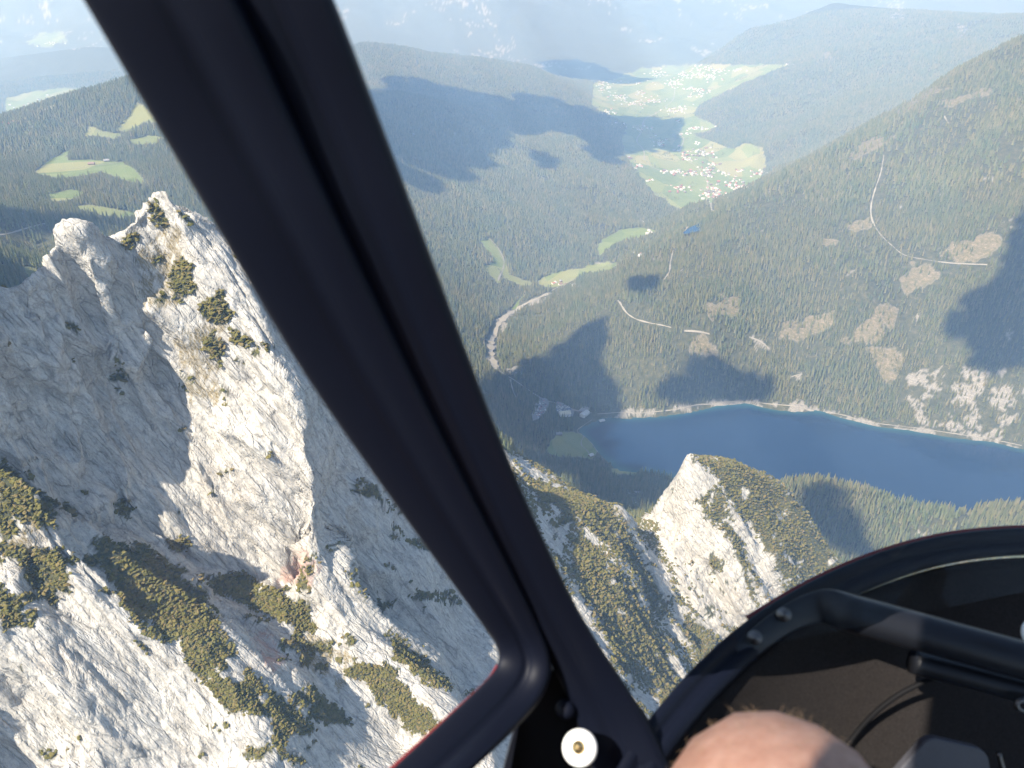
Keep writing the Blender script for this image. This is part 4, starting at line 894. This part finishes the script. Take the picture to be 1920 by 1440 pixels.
# ------------------------------------------------------------------ helicopter cabin
black = plain('black_plastic', (0.003, 0.0045, 0.011), 0.55, 0, 0.16)
blackr = plain('black_rubber', (0.004, 0.004, 0.005), 0.7, 0, 0.15)
tubem = plain('black_powder_coat', (0.007, 0.008, 0.011), 0.42, 0, 0.32, 0.15, 400)
redm = plain('red_paint', (0.20, 0.010, 0.009), 0.25, 0, 0.5)
whitep = plain('white_plastic', (0.78, 0.78, 0.76), 0.4, 0, 0.5); brass = plain('brass', (0.62, 0.46, 0.22), 0.3, 1.0)
steel = plain('steel', (0.12, 0.115, 0.11), 0.35, 1.0); greym = plain('grey_metal', (0.065, 0.065, 0.075), 0.45, 0, 0.4, 0.1, 60)
CA = NT('black_carpet'); CA.col(CA.ramp(CA.noise(700, 4, 0.8, CA.pos()), [(0.35, (0.010, 0.009, 0.009)), (0.7, (0.046, 0.040, 0.037))])); CA.b.inputs['Roughness'].default_value = 1.0
CA.b.inputs['Specular IOR Level'].default_value = 0.05; CA.bump(CA.noise(900, 3, 0.6, CA.pos()), 0.6, 0.002); carpet = CA.m
GL = bpy.data.materials.new('acrylic_glass'); GL.use_nodes = True; gt = GL.node_tree; gt.nodes.clear()
go_ = gt.nodes.new('ShaderNodeOutputMaterial'); gm = gt.nodes.new('ShaderNodeMixShader'); tr_ = gt.nodes.new('ShaderNodeBsdfTransparent'); gs = gt.nodes.new('ShaderNodeBsdfGlossy'); fr = gt.nodes.new('ShaderNodeFresnel')
gs.inputs['Roughness'].default_value = 0.02; fr.inputs['IOR'].default_value = 1.22; tr_.inputs['Color'].default_value = (0.97, 0.98, 0.98, 1)
gt.links.new(fr.outputs[0], gm.inputs[0]); gt.links.new(tr_.outputs[0], gm.inputs[1]); gt.links.new(gs.outputs[0], gm.inputs[2]); gt.links.new(gm.outputs[0], go_.inputs[0])
HB = np.array([0, 0, CAMZ-1.0]); heli = empty('helicopter', HB)
tag(heli, 'helicopter cabin seen from inside with black door frame, post and nose rim', 'helicopter')
def part(name, V, F, m, smooth=True, parent=None):
    V = np.asarray(V, float)-HB; o = mesh_obj(name, V, F, [m], smooth=smooth); o.parent = parent or heli; return o
def chaikin(A, it=2):
    A = np.asarray(A, float)
    for _ in range(it):
        Q = np.empty((2*len(A)-2, A.shape[1])); Q[0::2] = .75*A[:-1]+.25*A[1:]; Q[1::2] = .25*A[:-1]+.75*A[1:]; A = np.vstack([A[:1], Q, A[-1:]])
    return A
def sweep(name, st, prof, m, smooth=True, parent=None):
    """st rows: u0 v0 d0 u1 v1 d1 (the two edges); prof: (share across, height towards the seat)"""
    st = chaikin(st, 2); V = []; n = len(prof)
    for (u0, v0, d0, u1, v1, d1) in st:
        A, B = PD(u0, v0, d0), PD(u1, v1, d1); nn = np.array([0, 0, CAMZ])-(A+B)/2; nn /= np.linalg.norm(nn)
        for w_, h_ in prof: V.append(A+(B-A)*w_+nn*(h_ if h_ < -.01 else h_*0.7))
    F = [(i*n+k, i*n+(k+1) % n, (i+1)*n+(k+1) % n, (i+1)*n+k) for i in range(len(st)-1) for k in range(n)]
    F += [tuple(range(n-1, -1, -1)), tuple((len(st)-1)*n+k for k in range(n))]
    return part(name, V, F, m, smooth, parent)
inner = [(60,-160,.36),(155,0,.38),(290,230,.42),(420,450,.46),(560,690,.52),(700,890,.58),(860,1110,.66),(912,1182,.69),(932,1212,.70),(937,1240,.70),(920,1268,.69),(860,1325,.66),(735,1442,.60),(560,1605,.52)]
mid = [(355,-160,.36),(450,0,.38),(555,230,.42),(655,450,.46),(770,690,.52),(868,890,.58),(980,1110,.66),(1015,1180,.69),(1032,1225,.70),(1035,1265,.70),(1018,1310,.69),(975,1360,.66),(885,1445,.60),(700,1615,.52)]
FR = sweep('door_frame', [a+b for a, b in zip(inner, mid)], [(0,-.03),(0,-.004),(.015,.001),(.05,.005),(.12,.007),(.40,.009),(.47,.006),(.50,.004),(.58,.004),(.61,.007),(.66,.010),(.88,.012),(.95,.008),(1,-.002),(1,-.04)], black)
pl = [(338,-160,.366),(433,0,.386),(538,230,.426),(638,450,.466),(753,690,.526),(852,890,.586),(965,1110,.666),(1012,1200,.698),(1046,1270,.72),(1078,1340,.735),(1105,1420,.74),(1150,1560,.74)]
pr = [(560,-160,.37),(632,0,.39),(718,230,.43),(800,450,.47),(888,690,.53),(966,890,.59),(1066,1110,.67),(1118,1200,.70),(1165,1270,.72),(1214,1345,.735),(1250,1420,.74),(1320,1560,.74)]
PO = sweep('windscreen_post', [a+b for a, b in zip(pl, pr)], [(0,-.05),(0,-.006),(.03,-.002),(.14,.001),(.30,.002),(.36,-.002),(.44,-.002),(.50,.002),(.55,.004),(.84,.005),(.93,.001),(.985,-.008),(1,-.016),(1,-.05)], black)
def prism(name, px, depth, thick, m, parent=None, bev=0.0):
    A = [PD(u, v, depth) for u, v in px]; fw = np.array([0, CP, -SP])*thick; n = len(A); V = A+[a+fw for a in A]
    F = [tuple(range(n)), tuple(range(2*n-1, n-1, -1))]+[(k, n+k, n+(k+1) % n, (k+1) % n) for k in range(n)]
    o = part(name, V, F, m, False, parent)
    if bev:
        b = o.modifiers.new('bevel', 'BEVEL'); b.width = bev; b.segments = 2; b.limit_method = 'ANGLE'
    return o
prism('post_foot', [(990,1335),(1030,1262),(1060,1235),(1215,1352),(1250,1420),(1330,1570),(925,1570),(950,1440),(968,1362)], .745, .03, blackr, None, .003)
prism('edge_highlight_bar', [(966,1362),(972,1362),(958,1440),(935,1560),(925,1560),(945,1440)], .735, .012, greym)  # grey bar standing in for the highlight on the panel's bevelled edge
sweep('door_skin', [(930,1246,.735,948,1250,.735),(916,1272,.725,932,1285,.725),(855,1327,.69,877,1340,.69),(728,1441,.62,754,1452,.62),(551,1603,.54,582,1615,.54)], [(0,-.012),(0,.0),(.3,.003),(.8,.003),(1,0),(1,-.012)], redm)
def lathe(name, c, axis, prof, m, seg=28, parent=None):
    axis = axis/np.linalg.norm(axis); a = np.cross(axis, [0.3, 0.1, 1]); a /= np.linalg.norm(a); b = np.cross(axis, a); V = []; n = len(prof)
    for k in range(seg):
        t = 2*math.pi*k/seg
        for r, h in prof: V.append(c+axis*h+(a*math.cos(t)+b*math.sin(t))*r)
    F = [(k*n+i, ((k+1) % seg)*n+i, ((k+1) % seg)*n+i+1, k*n+i+1) for k in range(seg) for i in range(n-1)]
    return part(name, V, F, m, True, parent)
kc = PD(1087, 1402, .70); kax = np.array([0, 0, CAMZ])-kc; kax /= np.linalg.norm(kax)
kax = kax+np.array([-.25, 0, .1])
stem = lathe('door_stop_stem', kc-kax*.04, kax, [(0, 0), (.006, 0), (.006, .045), (0, .045)], blackr)
kn = lathe('door_stop_washer', kc, kax, [(0, -.006), (.0135, -.006), (.0162, -.003), (.0165, .001), (.015, .004), (.0115, .0055), (.0085, .005), (0, .0045)], whitep)
lathe('brass_screw', kc, kax, [(0, .012), (.0026, .0115), (.0052, .0095), (.0064, .006), (.0066, .003)], brass, 20, kn)
lathe('latch_lever', PD(1062, 1330, .735), kax, [(0, .014), (.006, .013), (.009, .008), (.010, 0)], black, 18)
# nose rim
ro = [(1150,1450,.72),(1180,1398,.74),(1212,1352,.76),(1300,1248,.82),(1400,1160,.88),(1500,1099,.93),(1600,1052,.97),(1700,1018,1.0),(1800,997,1.02),(1920,988,1.04),(2060,990,1.05),(2250,1030,1.05)]
ri = [(1215,1500,.72),(1240,1445,.74),(1268,1398,.76),(1350,1298,.82),(1442,1213,.88),(1535,1152,.93),(1628,1106,.97),(1720,1071,1.0),(1812,1050,1.02),(1920,1040,1.04),(2060,1042,1.05),(2250,1082,1.05)]
sweep('nose_rim', [a+b for a, b in zip(ro, ri)], [(0,-.03),(0,-.003),(.06,.002),(.30,.003),(.36,-.003),(.52,-.003),(.58,.004),(.66,.008),(.86,.008),(.95,.003),(1,-.004),(1,-.03)], black)
sweep('nose_skin', [(a[0]-3, a[1]-5, a[2]+.012, a[0]+6, a[1]+8, a[2]+.012) for a in ro[4:]], [(0,-.02),(0,0),(.4,.002),(1,0),(1,-.02)], redm)
HF = np.array([.57, .82, 0]); HR = np.array([.82, -.57, 0])
V = []; R0 = chaikin(ri, 2); steps = [(0, -.004), (-.012, -.015), (-.05, -.05), (-.12, -.12), (-.22, -.23), (-.34, -.36), (-.5, -.44), (-.9, -.46)]
for (u, v, d) in R0:
    p0 = PD(u, v, d+.015)
    for b, z in steps: V.append(p0+HF*b+np.array([0, 0, z]))
n = len(steps); F = [(i*n+k, (i+1)*n+k, (i+1)*n+k+1, i*n+k+1) for i in range(len(R0)-1) for k in range(n-1)]
NS = part('footwell_trim', V, F, carpet); sd = NS.modifiers.new('thick', 'SOLIDIFY'); sd.thickness = 0.004; sd.offset = 1
def tube(name, pts, r, m, seg=18, parent=None, caps=True):
    P = np.array(pts); V = []; tang = np.gradient(P, axis=0); n = len(P); a0 = None
    for i in range(n):
        t = tang[i]/np.linalg.norm(tang[i])
        if a0 is None: a0 = np.cross(t, [0.1, .2, 1]); 
        a = a0-t*(a0@t); a /= np.linalg.norm(a); a0 = a; b = np.cross(t, a); rr = r[i] if hasattr(r, '__len__') else r
        for k in range(seg): q = 2*math.pi*k/seg; V.append(P[i]+(a*math.cos(q)+b*math.sin(q))*rr)
    F = [(i*seg+k, i*seg+(k+1) % seg, (i+1)*seg+(k+1) % seg, (i+1)*seg+k) for i in range(n-1) for k in range(seg)]
    if caps: F += [tuple(range(seg-1, -1, -1)), tuple((n-1)*seg+k for k in range(seg))]
    return part(name, V, F, m, True, parent)
# cross tube with its end pressed flat and bolted to the rim
st = [(1335,1242,.850,1362,1282,.850),(1400,1186,.868,1428,1222,.868),(1455,1143,.885,1490,1180,.885),(1510,1112,.893,1540,1166,.893),(1552,1102,.890,1554,1172,.885),(1585,1110,.888,1575,1182,.880),(1680,1135,.882,1668,1206,.874),(1800,1168,.872,1788,1240,.864),(1920,1200,.862,1908,1273,.854),(2060,1238,.850,2048,1312,.842)]
st = chaikin(st, 2); V = []; seg = 20
for (u0, v0, d0, u1, v1, d1) in st:
    A, B = PD(u0, v0, d0), PD(u1, v1, d1); c0 = (A+B)/2; e = (B-A)/2; nn = np.array([0, 0, CAMZ])-c0; nn /= np.linalg.norm(nn)
    thick_ = .0035+(np.linalg.norm(e)-.0035)*float(sstep(1530, 1610, (u0+u1)/2))
    for k in range(seg): q = 2*math.pi*k/seg; V.append(c0+e*math.cos(q)+nn*thick_*math.sin(q))
F = [(i*seg+k, i*seg+(k+1) % seg, (i+1)*seg+(k+1) % seg, (i+1)*seg+k) for i in range(len(st)-1) for k in range(seg)]+[tuple(range(seg-1, -1, -1))]
CT = part('cross_tube', V, F, tubem)
for (u, v, d) in ((1470, 1152, .872), (1415, 1195, .858)):
    c0 = PD(u, v, d); ax = np.array([0, 0, CAMZ])-c0
    bo = lathe('bolt', c0, ax, [(0, .004), (.0055, .0035), (.0062, .001), (.0062, -.006)], steel, 6)
    lathe('bolt_washer', c0, ax, [(.004, -.0025), (.0085, -.003), (.0085, -.008)], steel, 20, bo)
tube('lower_tube', chaikin([PD(1712,1240,.90), PD(1722,1243,.90), PD(1820,1268,.89), PD(1930,1297,.88), PD(2060,1330,.87)], 1), .0145, tubem)
tube('cable', chaikin([PD(1760,1266,.93), PD(1735,1278,.935), PD(1690,1298,.94), PD(1640,1335,.95), PD(1602,1378,.96), PD(1575,1420,.96)], 2), .0032, blackr, 8)
prism('pedal_plate', [(1640,1500),(1690,1440),(1732,1392),(1742,1386),(1754,1384),(1832,1402),(1846,1410),(1854,1422),(1857,1440),(1850,1510)], .90, .012, greym, None, .002)
wk = lathe('white_dial', PD(1955, 1190, .80), np.array([-.5, -.6, .6]), [(0, .012), (.012, .011), (.0175, .006), (.019, -.004), (.017, -.012)], whitep)
tube('ring_eyelet', [PD(1922+16*math.cos(t), 1322+10*math.sin(t), .86) for t in np.linspace(0, 6.2, 20)], .003, steel, 8)
tube('wire_clip', chaikin([PD(1872,1412,.9), PD(1880,1440,.9), PD(1888,1470,.9)], 1), .003, steel, 6)
# panes
def pane(name, A, B, rows=10):
    A, B = chaikin(A, 1), chaikin(B, 1); V = []; n = len(A)
    for k in range(rows+1):
        for a, b in zip(A, B):
            f = k/rows; V.append(PD(a[0], a[1], a[2]+.012)*(1-f)+PD(b[0], b[1], b[2]+.012)*f)
    return part(name, V, [(k*n+i, k*n+i+1, (k+1)*n+i+1, (k+1)*n+i) for k in range(rows) for i in range(n-1)], GL)
ofs = [(-500,-260,.33),(-520,0,.33),(-540,230,.34),(-540,450,.35),(-520,690,.37),(-480,890,.39),(-420,1110,.41),(-380,1200,.42),(-330,1260,.42),(-280,1330,.43),(-200,1400,.43),(-100,1470,.44),(100,1560,.46),(400,1640,.50)]
pane('door_window', [(a[0]+12, a[1]+2, a[2]) for a in inner], ofs)
pane('windscreen', [(a[0]-10, a[1], a[2]+.01) for a in pr[:9]], [(2300,-200,.75),(2320,0,.78),(2330,150,.8),(2340,300,.84),(2340,450,.88),(2340,600,.92),(2330,800,.98),(2320,900,1.02),(2250,1040,1.05)], 14)
# shell behind and above the seat (outside the picture)
def hx(f, r, z): return np.array([-.146, .29, CAMZ])+HF*f+HR*r+np.array([0, 0, z])
def slab(name, f0, f1, r0, r1, z0, z1, m):
    V = [hx(f, r, z) for z in (z0, z1) for r in (r0, r1) for f in (f0, f1)]
    o = part(name, V, [(0, 2, 3, 1), (4, 5, 7, 6), (0, 1, 5, 4), (2, 6, 7, 3), (0, 4, 6, 2), (1, 3, 7, 5)], m, False)
    b = o.modifiers.new('bevel', 'BEVEL'); b.width = .012; b.segments = 2; return o
slab('cabin_roof', -1.25, .02, .125, 1.25, .24, .28, blackr)
slab('rear_bulkhead', -1.30, -1.25, -.02, 1.25, -1.0, .28, blackr)
slab('rear_door_panel', -1.25, -.62, -.03, .0, -1.0, .24, blackr)
slab('seat_pan', -1.2, -.55, .15, .70, -.95, -.72, blackr)
slab('cabin_floor', -1.25, .30, .0, 1.25, -1.12, -1.08, carpet)

# ------------------------------------------------------------------ the passenger
SK = NT('skin'); SK.col(SK.ramp(SK.noise(55, 8, 0.72, SK.pos()), [(0.3, (0.25, 0.12, 0.08)), (0.5, (0.32, 0.175, 0.125)), (0.7, (0.38, 0.225, 0.17))]))
SK.b.inputs['Roughness'].default_value = 0.55; SK.b.inputs['Subsurface Weight'].default_value = 0.15; SK.b.inputs['Subsurface Radius'].default_value = (.01, .004, .002); SK.b.inputs['Subsurface Scale'].default_value = .5
SK.bump(SK.noise(420, 6, 0.7, SK.pos()), 0.5, 0.0012)
KN = PD(1457, 1530, .50)-np.array([0, 0, CAMZ])
J = {'pelvis': (-.02, -.34, -.66), 'lhip': (-.03, -.20, -.64), 'lmid': (.07, .04, -.565), 'lknee': tuple(KN), 'lcalf': (.25, .40, -.66), 'lankle': (.30, .44, -.90), 'lheel': (.30, .43, -.97), 'ltoe': (.40, .58, -1.02),
     'rhip': (.12, -.32, -.64), 'rmid': (.28, -.10, -.60), 'rknee': (.46, .12, -.56), 'rcalf': (.54, .22, -.72), 'rankle': (.58, .27, -.93), 'rheel': (.58, .26, -1.0), 'rtoe': (.68, .40, -1.03),
     'waist': (-.05, -.40, -.45), 'chest': (-.07, -.46, -.22), 'neck0': (-.07, -.47, -.04), 'neck': (-.06, -.44, .03), 'head': (-.05, -.40, .12), 'crown': (-.06, -.42, .19),
     'lsh': (-.20, -.38, -.08), 'lelb': (-.33, -.25, -.32), 'lwr': (-.24, -.10, -.44), 'lha': (-.19, -.03, -.46), 'rsh': (.07, -.55, -.08), 'relb': (.26, -.47, -.30), 'rwr': (.33, -.26, -.45), 'rha': (.36, -.18, -.49)}
RAD = {'pelvis': .13, 'lhip': .085, 'lmid': .092, 'lknee': .092, 'lcalf': .056, 'lankle': .036, 'lheel': .038, 'ltoe': .030, 'rhip': .085, 'rmid': .078, 'rknee': .066, 'rcalf': .056, 'rankle': .036, 'rheel': .038, 'rtoe': .03, 'waist': .125, 'chest': .14, 'neck0': .07, 'neck': .055, 'head': .085, 'crown': .07, 'lsh': .06, 'lelb': .042, 'lwr': .028, 'lha': .035, 'rsh': .06, 'relb': .042, 'rwr': .028, 'rha': .035}
E = [('pelvis','lhip'),('lhip','lmid'),('lmid','lknee'),('lknee','lcalf'),('lcalf','lankle'),('lankle','lheel'),('lheel','ltoe'),('pelvis','rhip'),('rhip','rmid'),('rmid','rknee'),('rknee','rcalf'),('rcalf','rankle'),('rankle','rheel'),('rheel','rtoe'),('pelvis','waist'),('waist','chest'),('chest','neck0'),('neck0','neck'),('neck','head'),('head','crown'),('chest','lsh'),('lsh','lelb'),('lelb','lwr'),('lwr','lha'),('chest','rsh'),('rsh','relb'),('relb','rwr'),('rwr','rha')]
names = list(J); me = bpy.data.meshes.new('person'); base = np.array(J['pelvis'])
me.from_pydata([tuple(np.array(J[k])-base) for k in names], [(names.index(a), names.index(b)) for a, b in E], []); me.materials.append(SK.m)
person = bpy.data.objects.new('person', me); COL.objects.link(person); person.location = base+np.array([0, 0, CAMZ])
sk = person.modifiers.new('skin', 'SKIN'); sk.use_smooth_shade = True
for k, v in enumerate(me.skin_vertices[0].data): v.radius = (RAD[names[k]],)*2; v.use_root = names[k] == 'pelvis'
ss = person.modifiers.new('subdivision', 'SUBSURF'); ss.levels = 2; ss.render_levels = 2
tag(person, 'bare hairy knee of the seated passenger at the bottom edge', 'person')
hairm = plain('leg_hair', (0.30, 0.20, 0.12), 0.5, 0, 0.4)
bpy.context.view_layer.update(); dg = bpy.context.evaluated_depsgraph_get(); ev = person.evaluated_get(dg); em = ev.to_mesh()
kv = np.array([v.co[:] for v in em.vertices]); kn_ = np.array([v.normal[:] for v in em.vertices]); tri = [tuple(p.vertices) for p in em.polygons]; ev.to_mesh_clear()
kc_ = KN-base; faces = [f for f in tri if np.linalg.norm(kv[list(f)].mean(0)-kc_) < .16]
V = []; F = []
for k in range(800):
    f = faces[rng.integers(len(faces))]; wts = rng.dirichlet(np.ones(len(f))); q = (kv[list(f)]*wts[:, None]).sum(0); nn = (kn_[list(f)]*wts[:, None]).sum(0); nn /= np.linalg.norm(nn)
    td = rng.normal(0, .6, 3); d1 = nn*.6+td; d1 /= np.linalg.norm(d1); d2 = nn*.35+td*1.2+[0.2, .1, -.3]; d2 /= np.linalg.norm(d2); Lh = rng.uniform(.004, .011)
    pts = [q-nn*.002, q+d1*Lh*.5, q+d1*Lh*.5+d2*Lh*.5]; rad = [.00013, .00010, .00002]; b = len(V); s1 = np.cross(d1, [.3, .5, .8]); s1 /= np.linalg.norm(s1); s2 = np.cross(d1, s1)
    for p_, r_h in zip(pts, rad):
        for t in (0, 2.1, 4.2): V.append(p_+(s1*math.cos(t)+s2*math.sin(t))*r_h)
    for i in (0, 1):
        for t in range(3): F.append((b+3*i+t, b+3*i+(t+1) % 3, b+3*i+3+(t+1) % 3, b+3*i+3+t))
hr = mesh_obj('leg_hair', np.array(V), np.array(F), [hairm], smooth=True); hr.parent = person; hr['kind'] = 'stuff'
